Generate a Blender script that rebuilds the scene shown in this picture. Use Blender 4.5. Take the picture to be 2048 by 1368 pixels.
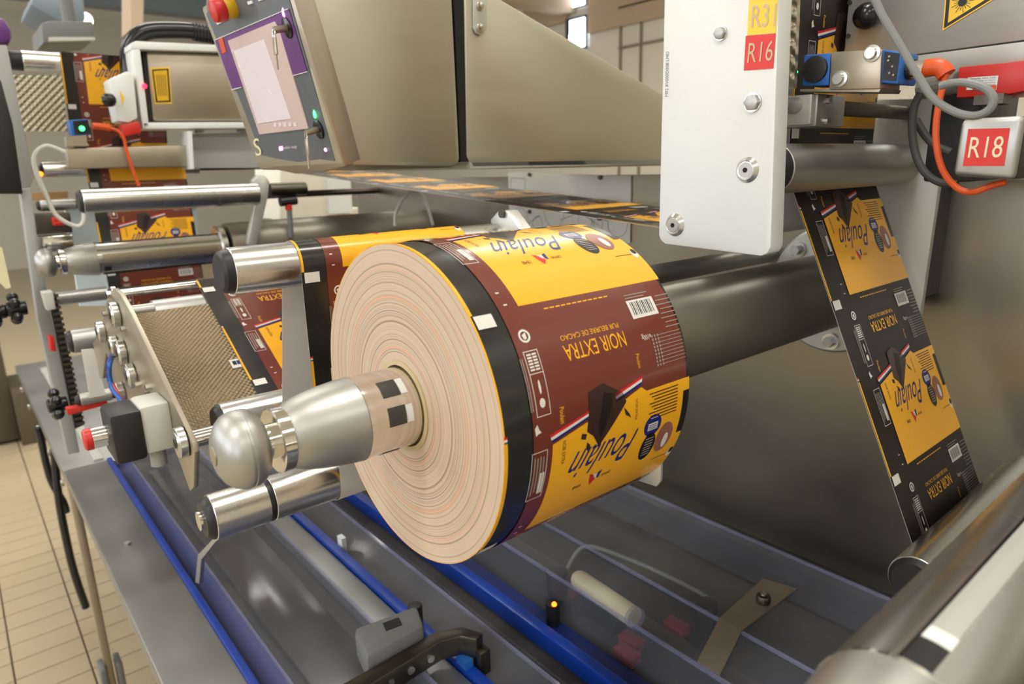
import bpy, bmesh, math, random
from mathutils import Vector, Matrix
random.seed(7)
for o in list(bpy.data.objects): bpy.data.objects.remove(o)
SC = bpy.context.scene; COL = SC.collection
# ------------------------------------------------------------------ camera, world, exposure
H = 1.6                                    # camera height above the floor
FPX = 1362.0; YAW, PIT, ROL = [math.radians(a) for a in (50.70, 14.29, -1.587)]
fw = Vector((math.cos(YAW)*math.cos(PIT), math.sin(YAW)*math.cos(PIT), -math.sin(PIT)))
rt = Vector((math.sin(YAW), -math.cos(YAW), 0)); up = rt.cross(fw)
rt, up = math.cos(ROL)*rt + math.sin(ROL)*up, -math.sin(ROL)*rt + math.cos(ROL)*up
cam = bpy.data.objects.new('camera', bpy.data.cameras.new('camera')); COL.objects.link(cam)
cam.data.sensor_width = 36.0; cam.data.sensor_fit = 'HORIZONTAL'; cam.data.lens = 36.0*FPX/2048
cam.data.clip_start = 0.01
cam.data.dof.use_dof = True; cam.data.dof.focus_distance = 0.74; cam.data.dof.aperture_fstop = 6.3
mw = Matrix((rt, up, -fw)).transposed().to_4x4(); mw.translation = Vector((0, 0, H)); cam.matrix_world = mw
SC.camera = cam
wd = bpy.data.worlds.new('world'); SC.world = wd; wd.use_nodes = True
wd.node_tree.nodes['Background'].inputs[0].default_value = (0.75, 0.82, 0.9, 1)
wd.node_tree.nodes['Background'].inputs[1].default_value = 0.6
SC.view_settings.view_transform = 'Standard'; SC.view_settings.look = 'None'
SC.view_settings.exposure = 0.0; SC.view_settings.gamma = 1.0; SC.view_settings.use_curve_mapping = False
def area(name, loc, sx, sy, power, rot=(0, 0, 0), col=(1, 0.99, 0.97)):
    l = bpy.data.lights.new(name, 'AREA'); l.shape = 'RECTANGLE'; l.size = sx; l.size_y = sy; l.energy = power; l.color = col
    o = bpy.data.objects.new(name, l); COL.objects.link(o); o.location = loc; o.rotation_euler = rot
    return o
LAMPS = [(x, y) for x in (-2.2, 1.0, 4.2) for y in (-3.0, 0.2, 3.4, 6.6)]
CEIL = 4.6
for x, y in LAMPS: area('hall_lamp_light', (x, y, CEIL-0.22), 1.9, 0.34, 30)
# ------------------------------------------------------------------ pixel helpers (camera-relative points)
def ray(x, y): return (x-1024)/FPX*rt - (y-684)/FPX*up + fw
def P(x, y, X=None, Y=None, Z=None):
    d = ray(x, y)
    return d*(X/d.x) if X is not None else d*(Y/d.y) if Y is not None else d*(Z/d.z)
# ------------------------------------------------------------------ materials
MATS = {}
def lin(c): return tuple((v/255/12.92 if v/255 <= .04045 else ((v/255+.055)/1.055)**2.4) for v in c)
def mat(name, rgb, rough=.5, metal=0.0, var=.06, nscale=40, stretch=(1, 1, 1), bump=0.0, emit=0, alpha=1, coat=0, rvar=.08, spec=.5):
    m = bpy.data.materials.new(name); m.use_nodes = True; nt = m.node_tree; N = nt.nodes; L = nt.links
    b = N['Principled BSDF']; c = lin(rgb)
    tc = N.new('ShaderNodeTexCoord'); mp = N.new('ShaderNodeMapping'); mp.inputs['Scale'].default_value = stretch
    nz = N.new('ShaderNodeTexNoise'); nz.inputs['Scale'].default_value = nscale; nz.inputs['Detail'].default_value = 4
    L.new(tc.outputs['Object'], mp.inputs[0]); L.new(mp.outputs[0], nz.inputs['Vector'])
    mx = N.new('ShaderNodeMix'); mx.data_type = 'RGBA'
    mx.inputs[6].default_value = (*[max(0, v*(1-var)) for v in c], 1); mx.inputs[7].default_value = (*[min(1, v*(1+var)) for v in c], 1)
    L.new(nz.outputs[0], mx.inputs[0]); L.new(mx.outputs[2], b.inputs['Base Color'])
    mr = N.new('ShaderNodeMapRange'); mr.inputs[3].default_value = max(.02, rough-rvar); mr.inputs[4].default_value = min(1, rough+rvar)
    L.new(nz.outputs[0], mr.inputs[0]); L.new(mr.outputs[0], b.inputs['Roughness'])
    b.inputs['Metallic'].default_value = metal; b.inputs['Specular IOR Level'].default_value = spec
    b.inputs['Coat Weight'].default_value = coat; b.inputs['Coat Roughness'].default_value = .12
    if bump:
        bp = N.new('ShaderNodeBump'); bp.inputs['Strength'].default_value = bump; bp.inputs['Distance'].default_value = .001
        L.new(nz.outputs[0], bp.inputs['Height']); L.new(bp.outputs[0], b.inputs['Normal'])
    if emit:
        b.inputs['Emission Color'].default_value = (*c, 1); b.inputs['Emission Strength'].default_value = emit
    if alpha < 1: b.inputs['Alpha'].default_value = alpha
    MATS[name] = m; return m
mat('steel_panel', (192, 190, 182), .4, .6, .05, 8, (1, 1, 26), .05)            # brushed stainless
mat('steel_back', (148, 142, 128), .32, 1, .16, 4, (1, 1, 1.6), .06, rvar=.12)
mat('steel_deck', (148, 149, 147), .4, .85, .12, 7, (1, 1, 1), .02, rvar=.1)
mat('steel_dark', (96, 91, 82), .38, 1, .1, 10, (6, 1, 1), .03)
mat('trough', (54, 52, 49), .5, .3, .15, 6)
mat('slot_grey', (66, 64, 60), .4, .3)
mat('navy', (8, 36, 104), .4, 0, .06, 30)
mat('steel_housing', (188, 184, 166), .42, .8, .05, 6, (1, 1, 14), .03)
mat('alu', (206, 206, 202), .27, 1, .02, 12, rvar=.03)
mat('alu_satin', (176, 176, 172), .43, .95, .03, 60, rvar=.04)
mat('chrome', (222, 220, 214), .10, 1, .02, 20, rvar=.03)
mat('shaft_grey', (128, 122, 110), .42, .6, .1, 14, (1, 1, 1), .02)
mat('white_paint', (222, 226, 223), .42, 0, .02, 14)
mat('pale_plate', (196, 197, 190), .4, .55, .03, 14)
mat('grey_frame', (158, 160, 156), .5, .2, .04, 20)
mat('warm_metal', (172, 162, 146), .38, .85, .05, 20)
mat('black_plastic', (26, 26, 27), .45, 0, .15, 60)
mat('black_gloss', (22, 22, 24), .2, 0, .1, 40)
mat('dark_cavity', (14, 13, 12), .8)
mat('grey_plastic', (190, 189, 182), .5, 0, .03, 40)
mat('mid_grey', (112, 114, 112), .5, 0, .05, 40)
mat('hmi_grey', (88, 95, 100), .38, 0, .03, 40)
mat('purple', (96, 44, 116), .4, 0, .03, 40)
mat('screen', (196, 176, 170), .25, 0, .04, 12, emit=.12)
mat('screen_light', (214, 204, 208), .25, 0, .03, 12, emit=.15)
mat('red', (196, 38, 30), .4, 0, .05, 40)
mat('red_dark', (128, 28, 38), .5, 0, .05, 40)
mat('red_label', (204, 40, 28), .38, .1, .04, 40)
mat('yellow', (246, 200, 52), .4, 0, .03, 40)
mat('yellow_dark', (214, 170, 20), .45, 0, .04, 40)
mat('label_ink', (196, 176, 140), .5)
mat('orange', (210, 80, 22), .4, 0, .05, 40)
mat('blue', (30, 96, 176), .45, 0, .05, 40)
mat('rail_blue', (6, 54, 150), .35, 0, .06, 30)
mat('cable_grey', (120, 122, 118), .5, 0, .05, 40)
mat('cable_dark', (58, 58, 56), .55, 0, .05, 40)
mat('cable_white', (206, 204, 196), .5, 0, .05, 40)
mat('tube_cream', (202, 192, 160), .45, 0, .08, 60)
mat('tape_cream', (224, 216, 178), .6, 0, .04, 40)
mat('light_blue_panel', (224, 240, 244), .35, 0, .03, 20)
mat('wood', (190, 150, 100), .6, 0, .1, 12, (1, 8, 8))
mat('glow_green', (60, 255, 110), .3, emit=6)
mat('glow_orange', (255, 110, 20), .3, emit=5)
mat('glow_red', (255, 40, 70), .3, emit=4)
mat('glow_pink', (255, 150, 240), .3, emit=4)
mat('glow_white', (255, 250, 235), .3, emit=9)
mat('window_sky', (232, 238, 250), .3, emit=7)
mat('ceiling_paint', (232, 230, 224), .8, 0, .03, 3)
mat('hall_wall', (206, 200, 186), .8, 0, .04, 3)
mat('hall_wall_pale', (222, 216, 202), .75, 0, .04, 3)
mat('hall_brown', (186, 166, 142), .8, 0, .06, 3)
mat('joint', (140, 128, 108), .8, 0, .1, 20)
mat('grout', (74, 64, 50), .85, 0, .1, 30)
mat('tile', (184, 168, 138), .36, 0, .06, 6, rvar=.1)
mat('window_frame', (40, 56, 70), .5)
mat('blue_grey', (128, 142, 156), .5, .2, .04, 10)
mat('cabinet_brown', (92, 82, 66), .5, .2, .06, 8)
mat('film_dark', (34, 27, 25), .38, 0, .06, 20, rvar=.04, spec=.3)
mat('film_brown', (112, 52, 40), .24, 0, .05, 20, coat=.3, rvar=.04)
mat('film_black', (40, 40, 38), .2, 0, .05, 20, coat=.3, rvar=.04)
mat('film_white', (214, 210, 206), .4, 0, .02, 20)
mat('ink_yellow', (244, 178, 30), .3, 0, .03, 20, coat=.2, rvar=.04)
mat('ink_white', (224, 220, 214), .35, 0, .02, 20)
mat('ink_grey', (150, 142, 136), .4, 0, .02, 20)
mat('ink_red', (206, 36, 44), .35, 0, .03, 20)
mat('ink_blue', (28, 38, 112), .35, 0, .03, 20)
mat('ink_black', (28, 24, 24), .35, 0, .03, 20)
mat('ink_chocolate', (58, 38, 32), .35, 0, .25, 30)
mat('ink_cocoa', (150, 98, 84), .35, 0, .3, 60)
mat('cardboard', (188, 170, 132), .7, 0, .06, 40)
def clear_mat(name, rgb, alpha, rough=.08):
    m = mat(name, rgb, rough, 0, .03, 30, rvar=.04); m.node_tree.nodes['Principled BSDF'].inputs['Alpha'].default_value = alpha; return m
clear_mat('clear_plastic', (150, 154, 166), .10); clear_mat('clear_blue', (96, 106, 170), .22); clear_mat('clear_edge', (150, 154, 190), .30)
def paper_rings():                                            # wound layers seen end-on: colour depends on the radius
    m = bpy.data.materials.new('paper_rings'); m.use_nodes = True; nt = m.node_tree; N = nt.nodes; L = nt.links; b = N['Principled BSDF']
    tc = N.new('ShaderNodeTexCoord'); sp = N.new('ShaderNodeSeparateXYZ'); cb = N.new('ShaderNodeCombineXYZ'); ln = N.new('ShaderNodeVectorMath'); ln.operation = 'LENGTH'
    L.new(tc.outputs['Object'], sp.inputs[0]); L.new(sp.outputs[1], cb.inputs[1]); L.new(sp.outputs[2], cb.inputs[2]); L.new(cb.outputs[0], ln.inputs[0])
    def ring(scale, detail, stops):
        n = N.new('ShaderNodeTexNoise'); n.noise_dimensions = '1D'; n.inputs['Scale'].default_value = scale; n.inputs['Detail'].default_value = detail
        L.new(ln.outputs['Value'], n.inputs['W']); r = N.new('ShaderNodeValToRGB'); L.new(n.outputs[0], r.inputs[0])
        e = r.color_ramp.elements
        while len(e) < len(stops): e.new(.5)
        for el, (p, c) in zip(e, stops): el.position = p; el.color = (*lin(c), 1)
        return r
    base = ring(420, 6, [(.28, (150, 126, 104)), (.44, (190, 168, 146)), (.58, (202, 182, 160)), (.75, (170, 142, 116))])
    mask = ring(150, 2, [(.70, (0, 0, 0)), (.715, (255, 255, 255)), (.735, (255, 255, 255)), (.75, (0, 0, 0))])
    tone = ring(60, 0, [(.44, (92, 88, 88)), (.5, (240, 168, 132)), (.9, (236, 160, 124))])
    mask2 = ring(260, 1, [(.20, (255, 255, 255)), (.225, (0, 0, 0)), (.6, (0, 0, 0)), (.9, (0, 0, 0))])
    x1 = N.new('ShaderNodeMix'); x1.data_type = 'RGBA'; x2 = N.new('ShaderNodeMix'); x2.data_type = 'RGBA'
    L.new(mask.outputs[0], x1.inputs[0]); L.new(base.outputs[0], x1.inputs[6]); L.new(tone.outputs[0], x1.inputs[7])
    L.new(mask2.outputs[0], x2.inputs[0]); L.new(x1.outputs[2], x2.inputs[6]); x2.inputs[7].default_value = (*lin((222, 150, 122)), 1)
    L.new(x2.outputs[2], b.inputs['Base Color']); b.inputs['Roughness'].default_value = .5
    bp = N.new('ShaderNodeBump'); bp.inputs['Strength'].default_value = .25; bp.inputs['Distance'].default_value = .0008
    L.new(base.outputs[0], bp.inputs['Height']); L.new(bp.outputs[0], b.inputs['Normal'])
    MATS['paper_rings'] = m
paper_rings()
def dimple(name, rgb, pitch, metal=.8, rough=.4, dark=.55):     # embossed sheet: staggered dots in UV metres
    m = mat(name, rgb, rough, metal); nt = m.node_tree; N = nt.nodes; L = nt.links; b = N['Principled BSDF']
    uv = N.new('ShaderNodeUVMap'); sep = N.new('ShaderNodeSeparateXYZ'); L.new(uv.outputs[0], sep.inputs[0])
    def math_(op, a, bb=None):
        n = N.new('ShaderNodeMath'); n.operation = op
        for i, v in enumerate((a, bb)):
            if v is None: continue
            if isinstance(v, (int, float)): n.inputs[i].default_value = v
            else: L.new(v, n.inputs[i])
        return n.outputs[0]
    k = 2*math.pi/pitch
    s = math_('MULTIPLY', math_('SINE', math_('MULTIPLY', sep.outputs[0], k)), math_('SINE', math_('MULTIPLY', sep.outputs[1], k)))
    bp = N.new('ShaderNodeBump'); bp.inputs['Strength'].default_value = .9; bp.inputs['Distance'].default_value = pitch*.18
    L.new(s, bp.inputs['Height']); L.new(bp.outputs[0], b.inputs['Normal'])
    return m
dimple('dimple_sheet', (146, 130, 102), .0075, .7, .42); dimple('dimple_sheet_pale', (176, 168, 146), .016)
# ------------------------------------------------------------------ mesh builder
WLOC = {}
def origin_of(o): return WLOC[o.name]
class MB:
    def __init__(s): s.v = []; s.f = []; s.uv = None; s.mi = None
    def add(s, vs, fs):
        n = len(s.v); s.v += [Vector(v) for v in vs]; s.f += [tuple(n+i for i in f) for f in fs]; return s
    def box(s, x0, x1, y0, y1, z0, z1):
        vs = [(x, y, z) for x in (x0, x1) for y in (y0, y1) for z in (z0, z1)]
        return s.add(vs, [(0, 1, 3, 2), (4, 6, 7, 5), (0, 4, 5, 1), (2, 3, 7, 6), (0, 2, 6, 4), (1, 5, 7, 3)])
    def prism(s, poly, vec):
        n = len(poly); vec = Vector(vec); a = [Vector(p) for p in poly]; b = [p+vec for p in a]
        return s.add(a+b, [tuple(range(n))[::-1], tuple(range(n, 2*n))] + [(i, (i+1) % n, n+(i+1) % n, n+i) for i in range(n)])
    def lathe(s, prof, y, z, n=48):                       # around an axis along X; prof = [(x, r)]
        rings = []
        for x, r in prof:
            if r < 1e-6: rings.append([len(s.v)]); s.v.append(Vector((x, y, z)))
            else:
                rings.append(list(range(len(s.v), len(s.v)+n)))
                s.v += [Vector((x, y+r*math.cos(2*math.pi*i/n), z+r*math.sin(2*math.pi*i/n))) for i in range(n)]
        for a, b in zip(rings, rings[1:]):
            for i in range(n):
                j = (i+1) % n
                if len(a) == 1 and len(b) == 1: continue
                if len(a) == 1: s.f.append((a[0], b[j], b[i]))
                elif len(b) == 1: s.f.append((a[i], a[j], b[0]))
                else: s.f.append((a[i], a[j], b[j], b[i]))
        return s
    def rod(s, x0, x1, y, z, r, n=32): return s.lathe([(x0, 0), (x0, r), (x1, r), (x1, 0)], y, z, n)
    def cyl(s, p0, p1, r, n=16, r1=None):
        p0 = Vector(p0); p1 = Vector(p1); d = (p1-p0).normalized(); a = d.orthogonal().normalized(); b = d.cross(a); r1 = r if r1 is None else r1
        A = [p0+r*(math.cos(2*math.pi*i/n)*a+math.sin(2*math.pi*i/n)*b) for i in range(n)]
        B = [p1+r1*(math.cos(2*math.pi*i/n)*a+math.sin(2*math.pi*i/n)*b) for i in range(n)]
        return s.add(A+B, [tuple(range(n))[::-1], tuple(range(n, 2*n))] + [(i, (i+1) % n, n+(i+1) % n, n+i) for i in range(n)])
    def sphere(s, c, r, n=20, sc=(1, 1, 1)):
        c = Vector(c); m = n//2; vs = [c+Vector((0, 0, r*sc[2]))]; fs = []
        for i in range(1, m):
            t = math.pi*i/m
            vs += [c+Vector((r*sc[0]*math.sin(t)*math.cos(2*math.pi*j/n), r*sc[1]*math.sin(t)*math.sin(2*math.pi*j/n), r*sc[2]*math.cos(t))) for j in range(n)]
        vs.append(c-Vector((0, 0, r*sc[2])))
        for j in range(n): fs.append((0, 1+j, 1+(j+1) % n))
        for i in range(m-2):
            for j in range(n): a = 1+i*n; fs.append((a+j, a+n+j, a+n+(j+1) % n, a+(j+1) % n))
        a = 1+(m-2)*n
        for j in range(n): fs.append((a+j, len(vs)-1, a+(j+1) % n))
        return s.add(vs, fs)
    def tube(s, pts, r, n=10, steps=6):
        pts = [Vector(p) for p in pts]; q = []
        for i in range(len(pts)-1):
            p0 = pts[max(0, i-1)]; p1 = pts[i]; p2 = pts[i+1]; p3 = pts[min(len(pts)-1, i+2)]
            for k in range(steps):
                t = k/steps
                q.append(.5*((2*p1)+(p2-p0)*t+(2*p0-5*p1+4*p2-p3)*t*t+(3*p1-p0-3*p2+p3)*t**3))
        q.append(pts[-1]); base = len(s.v); a = None
        for i, p in enumerate(q):
            d = (q[min(i+1, len(q)-1)]-q[max(i-1, 0)]).normalized()
            a = d.orthogonal().normalized() if a is None else (a-d*a.dot(d)).normalized()
            b = d.cross(a); s.v += [p+r*(math.cos(2*math.pi*j/n)*a+math.sin(2*math.pi*j/n)*b) for j in range(n)]
        for i in range(len(q)-1):
            for j in range(n): s.f.append((base+i*n+j, base+i*n+(j+1) % n, base+(i+1)*n+(j+1) % n, base+(i+1)*n+j))
        s.f.append(tuple(range(base, base+n))[::-1]); s.f.append(tuple(base+(len(q)-1)*n+j for j in range(n)))
        return s
    def build(s, name, material, parent=None, smooth=False, bevel=0, seg=2, label=None):
        me = bpy.data.meshes.new(name); W = [v+Vector((0, 0, H)) for v in s.v]
        lo = Vector([min(v[i] for v in W) for i in range(3)]); hi = Vector([max(v[i] for v in W) for i in range(3)])
        org = (lo+hi)/2
        if parent is None: org.z = lo.z
        me.from_pydata([v-org for v in W], [], s.f)
        if s.uv:
            l = me.uv_layers.new(name='UVMap')
            for p in me.polygons:
                for li, vi in zip(p.loop_indices, p.vertices): l.data[li].uv = s.uv[vi]
        for mm in (material if isinstance(material, (list, tuple)) else [material]): me.materials.append(MATS[mm])
        if s.mi:
            for p, i in zip(me.polygons, s.mi): p.material_index = i
        bm = bmesh.new(); bm.from_mesh(me)
        if s.mi is None: bmesh.ops.recalc_face_normals(bm, faces=bm.faces)
        if bevel:
            es = [e for e in bm.edges if len(e.link_faces) == 2 and e.calc_face_angle() > .6]
            bmesh.ops.bevel(bm, geom=es, offset=bevel, segments=seg, profile=.5, affect='EDGES', clamp_overlap=True)
        bm.to_mesh(me); bm.free()
        if smooth or bevel:
            for p in me.polygons: p.use_smooth = True
            me.set_sharp_from_angle(angle=math.radians(32))
        o = bpy.data.objects.new(name, me); COL.objects.link(o)
        WLOC[o.name] = org
        if parent is not None:
            o.parent = parent; o.location = org-WLOC[parent.name]
        else: o.location = org
        if label: o['label'] = label
        return o
def tag(o, label, cat, group=None):
    o['label'] = label; o['category'] = cat
    if group: o['group'] = group
    return o
def thing(name, label, cat, loc, group=None):
    o = bpy.data.objects.new(name, None); COL.objects.link(o); o.empty_display_size = .05
    o.location = Vector(loc)+Vector((0, 0, H)); WLOC[o.name] = o.location.copy()
    return tag(o, label, cat, group)
def struct(o): o['kind'] = 'structure'; return o
def text2d(s):
    c = bpy.data.curves.new('t', 'FONT'); c.body = s; c.resolution_u = 3; c.fill_mode = 'FRONT'
    o = bpy.data.objects.new('t', c); COL.objects.link(o)
    dg = bpy.context.evaluated_depsgraph_get(); me = o.evaluated_get(dg).to_mesh()
    vs = [(v.co.x, v.co.y) for v in me.vertices]; fs = [tuple(p.vertices) for p in me.polygons]
    o.evaluated_get(dg).to_mesh_clear(); bpy.data.objects.remove(o); bpy.data.curves.remove(c)
    x0 = min(v[0] for v in vs); x1 = max(v[0] for v in vs); y0 = min(v[1] for v in vs); y1 = max(v[1] for v in vs)
    return [((x-x0)/(x1-x0), (y-y0)/(y1-y0)) for x, y in vs], fs          # normalised to the unit square
TXT = {}
def T(s):
    if s not in TXT: TXT[s] = text2d(s)
    return TXT[s]
def sign_text(parent, s, material, corner, right, upv, name='lettering', lift=0):
    vs, fs = T(s); n = Vector(right).cross(Vector(upv)).normalized()*lift; m = MB()
    m.add([Vector(corner)+Vector(right)*x+Vector(upv)*y+n for x, y in vs], fs)
    m.mi = [0]*len(fs)
    return m.build(name, material, parent)
# ------------------------------------------------------------------ hall
struct(MB().box(-6, 9, -6, 16, -H-.3, -H-.004).build('floor', 'grout'))
FLOOR = bpy.data.objects['floor']
tm = None; TX, TY, X0, Y0 = .207, .1107, -.080, 2.661
for i in range(-4, 3):
    for j in range(-6, 30):
        x0 = X0+i*TX+.002; y0 = Y0+j*TY+.002
        if tm is None:
            tm = MB().box(x0, x0+TX-.005, y0, y0+TY-.005, -H-.01, -H).build('tile', 'tile', FLOOR, bevel=.0015, seg=1); ref = (x0, y0)
        else:
            o = tm.copy(); COL.objects.link(o); o.location = tm.location+Vector((x0-ref[0], y0-ref[1], 0))
# remaining floor as one tiled slab around the counted tiles
mm = MB()
xa, xb, ya, yb = X0-4*TX, X0+3*TX, Y0-6*TY, Y0+30*TY
for (a, b, c, d) in ((-6, xa, -6, 16), (xb, 9, -6, 16), (xa, xb, -6, ya), (xa, xb, yb, 16)): mm.box(a, b, c, d, -H-.01, -H-.001)
tf = mm.build('tile_field', 'tile', FLOOR); tf['kind'] = 'stuff'
CZ = CEIL-H
struct(MB().box(-6, 9, -6, 16, CZ, CZ+.1).build('ceiling', 'ceiling_paint'))
struct(MB().box(9, 9.2, -6, 16, -H, CZ).build('wall_right', 'hall_wall_pale'))
struct(MB().box(-6, 9, 16, 16.2, -H, CZ).build('wall_back', 'hall_wall'))
struct(MB().box(-6.2, -6, -6, 16, -H, CZ).build('wall_left', 'hall_wall_pale'))
struct(MB().box(-6, 9, -6.2, -6, -H, CZ).build('wall_front', 'hall_wall_pale'))
for x, y in LAMPS:
    t = thing('ceiling_lamp', 'long white hall lamp fixed under the ceiling', 'lamp', (x, y, CZ-.2), 'ceiling lamps of the hall')
    MB().box(x-1.0, x+1.0, y-.2, y+.2, CZ-.17, CZ).build('lamp_body', 'white_paint', t)
    MB().box(x-.95, x+.95, y-.17, y+.17, CZ-.2, CZ-.17).build('diffuser', 'glow_white', t)
# windows of the right wall seen above the console arm
def wallrect(name, x0, y0, x1, y1, X, th, material, parent=None):
    q = [P(x0, y0, X=X), P(x1, y0, X=X), P(x1, y1, X=X), P(x0, y1, X=X)]
    ya = sum((q[0].y, q[3].y))/2; yb = sum((q[1].y, q[2].y))/2; za = min(q[2].z, q[3].z); zb = max(q[0].z, q[1].z)
    return MB().box(X-th, X, min(ya, yb), max(ya, yb), za, zb).build(name, material, parent)
w = struct(wallrect('window_1', 1136, 40, 1176, 96, 8.98, .06, 'window_frame'))
wallrect('window_pane', 1146, 43, 1175, 68, 8.98, .08, 'window_sky', w); wallrect('window_pane', 1145, 71, 1175, 93, 8.98, .08, 'window_sky', w)
w = struct(wallrect('window_2', 1136, -40, 1176, 11, 8.98, .06, 'window_frame'))
wallrect('window_pane', 1146, -36, 1175, 9, 8.98, .08, 'window_sky', w)
w = struct(wallrect('window_3', 1104, -30, 1122, 16, 8.98, .06, 'window_frame')); wallrect('window_pane', 1107, -28, 1120, 14, 8.98, .08, 'window_sky', w)
for i, (x0, y0, x1, y1, mt) in enumerate([(1050, 14, 1136, 44, 'hall_brown'), (1178, -6, 1345, 30, 'hall_brown')]): struct(wallrect(f'trim_{i+1}', x0, y0, x1, y1, 8.97, .04, mt))
n = 3
for y0 in (32, 108):
    a = P(1178, y0, X=8.95); struct(MB().box(8.93, 8.99, -1, 8, a.z-.014, a.z+.014).build(f'trim_{n}', 'joint')); n += 1
for px in (1240, 1281):
    a = P(px, 60, X=8.95); struct(MB().box(8.94, 8.99, a.y-.006, a.y+.006, -H, CZ).build(f'trim_{n}', 'joint')); n += 1
for yy, c in ((9, 'hall_brown'), (12.5, 'blue_grey')):
    struct(MB().box(-6, 9, yy, yy+.35, CZ-.45, CZ).build(f'trim_{n}', c)); n += 1
for i in range(5):
    struct(MB().box(-5.99, -5.9, -4+i*4, -2.2+i*4, .2, 2.2).build(f'window_{i+4}', 'window_sky'))
# ------------------------------------------------------------------ film print
RPT = .2224; WEB = .232
def rect(u0, v0, u1, v1): return ([(u0, v0), (u1, v0), (u1, v1), (u0, v1)], [(0, 1, 2, 3)])
def poly(pts): return (pts, [tuple(range(len(pts)))])
def ell(cu, cv, ru, rv, n=20): return poly([(cu+ru*math.cos(2*math.pi*i/n), cv+rv*math.sin(2*math.pi*i/n)) for i in range(n)])
def txt180(s, u0, v0, u1, v1, slant=0):                       # rotated half a turn: reads right to left, upside down
    vs, fs = T(s); return ([(u1-(u1-u0)*x-slant*(y-.5), v0+(v1-v0)*y) for x, y in vs], fs)
def txtdn(s, u0, v0, u1, v1):                                 # runs along the web
    vs, fs = T(s); return ([(u0+(u1-u0)*y, v0+(v1-v0)*x) for x, y in vs], fs)
def layout():
    E = []; A = lambda layer, m, sh: E.append((layer, m, sh))
    A(1, 'ink_yellow', poly([(.0505, .1125), (.094, .1025), (.127, .098), (.161, .0885), (.168, .0935), (.2318, .0935), (.2318, .2150), (.0505, .2155)]))
    A(1, 'ink_yellow', rect(.0002, .098, .0032, .2165))
    A(1, 'ink_white', rect(.003, -.005, .021, .0068))
    A(1, 'ink_white', rect(.036, -.0235, .0395, -.0222)); A(1, 'ink_white', rect(.037, -.0110, .0405, -.0097))
    for (a, b, c, d) in (((.047, .103), (.094, .0934), (.0905, .1009), (.0497, .1109)), ((.126, .0866), (.164, .078), (.161, .0865), (.1275, .0945))):
        L = lambda p, q, t: (p[0]+(q[0]-p[0])*t, p[1]+(q[1]-p[1])*t)
        for i, m in enumerate(('ink_red', 'ink_white', 'ink_blue')):
            A(2, m, poly([L(a, d, i/3), L(b, c, i/3), L(b, c, (i+1)/3), L(a, d, (i+1)/3)]))
    for sh in ([(.094, .078), (.112, .074), (.136, .088), (.140, .097), (.1065, .1305), (.098, .118), (.090, .112), (.092, .095)],
               [(.084, .112), (.090, .114), (.089, .119), (.083, .117)], [(.091, .122), (.0955, .126), (.095, .1335), (.0905, .128)],
               [(.1365, .101), (.144, .109), (.147, .114), (.139, .109)]): A(2, 'ink_chocolate', poly(sh))
    A(3, 'film_dark', poly([(.112, .082), (.124, .086), (.118, .104), (.107, .122), (.104, .110)]))
    A(2, 'ink_blue', txt180('Poulain', .073, .1275, .152, .157, .016))
    A(2, 'ink_red', poly([(.104, .160), (.110, .163), (.114, .170), (.109, .176), (.106, .169)])); A(2, 'ink_white', poly([(.109, .162), (.115, .163), (.114, .168), (.110, .167)])); A(2, 'ink_blue', poly([(.115, .162), (.120, .160), (.118, .170), (.115, .168)]))
    A(2, 'ink_black', txt180('1848', .086, .168, .096, .1725)); A(2, 'ink_black', txt180('DEPUIS', .122, .1665, .134, .170))
    A(2, 'ink_blue', ell(.1805, .131, .0125, .0115)); A(3, 'ink_white', rect(.1735, .128, .1875, .1355)); [A(4, 'ink_blue', rect(.1745, .1295+i*.002, .1865, .1303+i*.002)) for i in range(3)]; A(3, 'ink_white', rect(.176, .1225, .186, .1232))
    A(2, 'ink_black', ell(.180, .155, .0105, .0165)); A(3, 'ink_cocoa', ell(.203, .151, .0125, .0175)); A(4, 'ink_white', ell(.2055, .155, .004, .009))
    for i in range(7): A(3, 'ink_grey', rect(.174, .1445+i*.0032, .186, .1457+i*.0032))
    A(2, 'ink_black', rect(.2225, .106, .2316, .152)); A(2, 'ink_white', ell(.2265, .179, .004, .006)); A(3, 'ink_black', ell(.2275, .176, .003, .004))
    for i in range(9): A(2, 'ink_chocolate', rect(.172+.0032*(i % 3), .0975+i*.0032, .214, .0986+i*.0032))
    A(2, 'ink_chocolate', rect(.199, .1790, .222, .1797))
    for (u0, v0, u1, v1) in ((.028, .1145, .045, .161), (.035, .032, .050, .0856)):
        w = .0006
        for q in (rect(u0, v0, u1, v0+w), rect(u0, v1-w, u1, v1), rect(u0, v0, u0+w, v1), rect(u1-w, v0, u1, v1)): A(1, 'ink_white', q)
    for i in range(4): A(1, 'ink_grey', rect(.031+i*.0032, .119+.001*(i % 2), .0322+i*.0032, .156-.003*(i % 3)))
    A(1, 'ink_white', rect(.0385, .135, .0435, .156)); A(1, 'ink_white', rect(.035, .0505, .050, .0511))
    [A(1, 'ink_white', rect(.0375+j*.0055, .0345+i*.0025, .0420+j*.0055, .0360+i*.0025)) for i in range(6) for j in range(2)]
    for i in range(2): A(1, 'ink_grey', rect(.0295+i*.002, .037, .0303+i*.002, .080))
    A(1, 'ink_white', ell(.0425, .062, .0012, .006, 8)); A(1, 'ink_white', ell(.0425, .075, .003, .004, 10))
    A(2, 'ink_chocolate', txtdn('NOIR EXTRA', .0615, .1125, .0655, .1345)); A(2, 'ink_chocolate', txtdn('NOIR EXTRA', .1525, .098, .1555, .118))
    A(1, 'ink_yellow', txtdn('Poulain', .0595, .083, .0645, .097)); A(1, 'ink_yellow', txtdn('Poulain', .160, .058, .164, .071))
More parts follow.
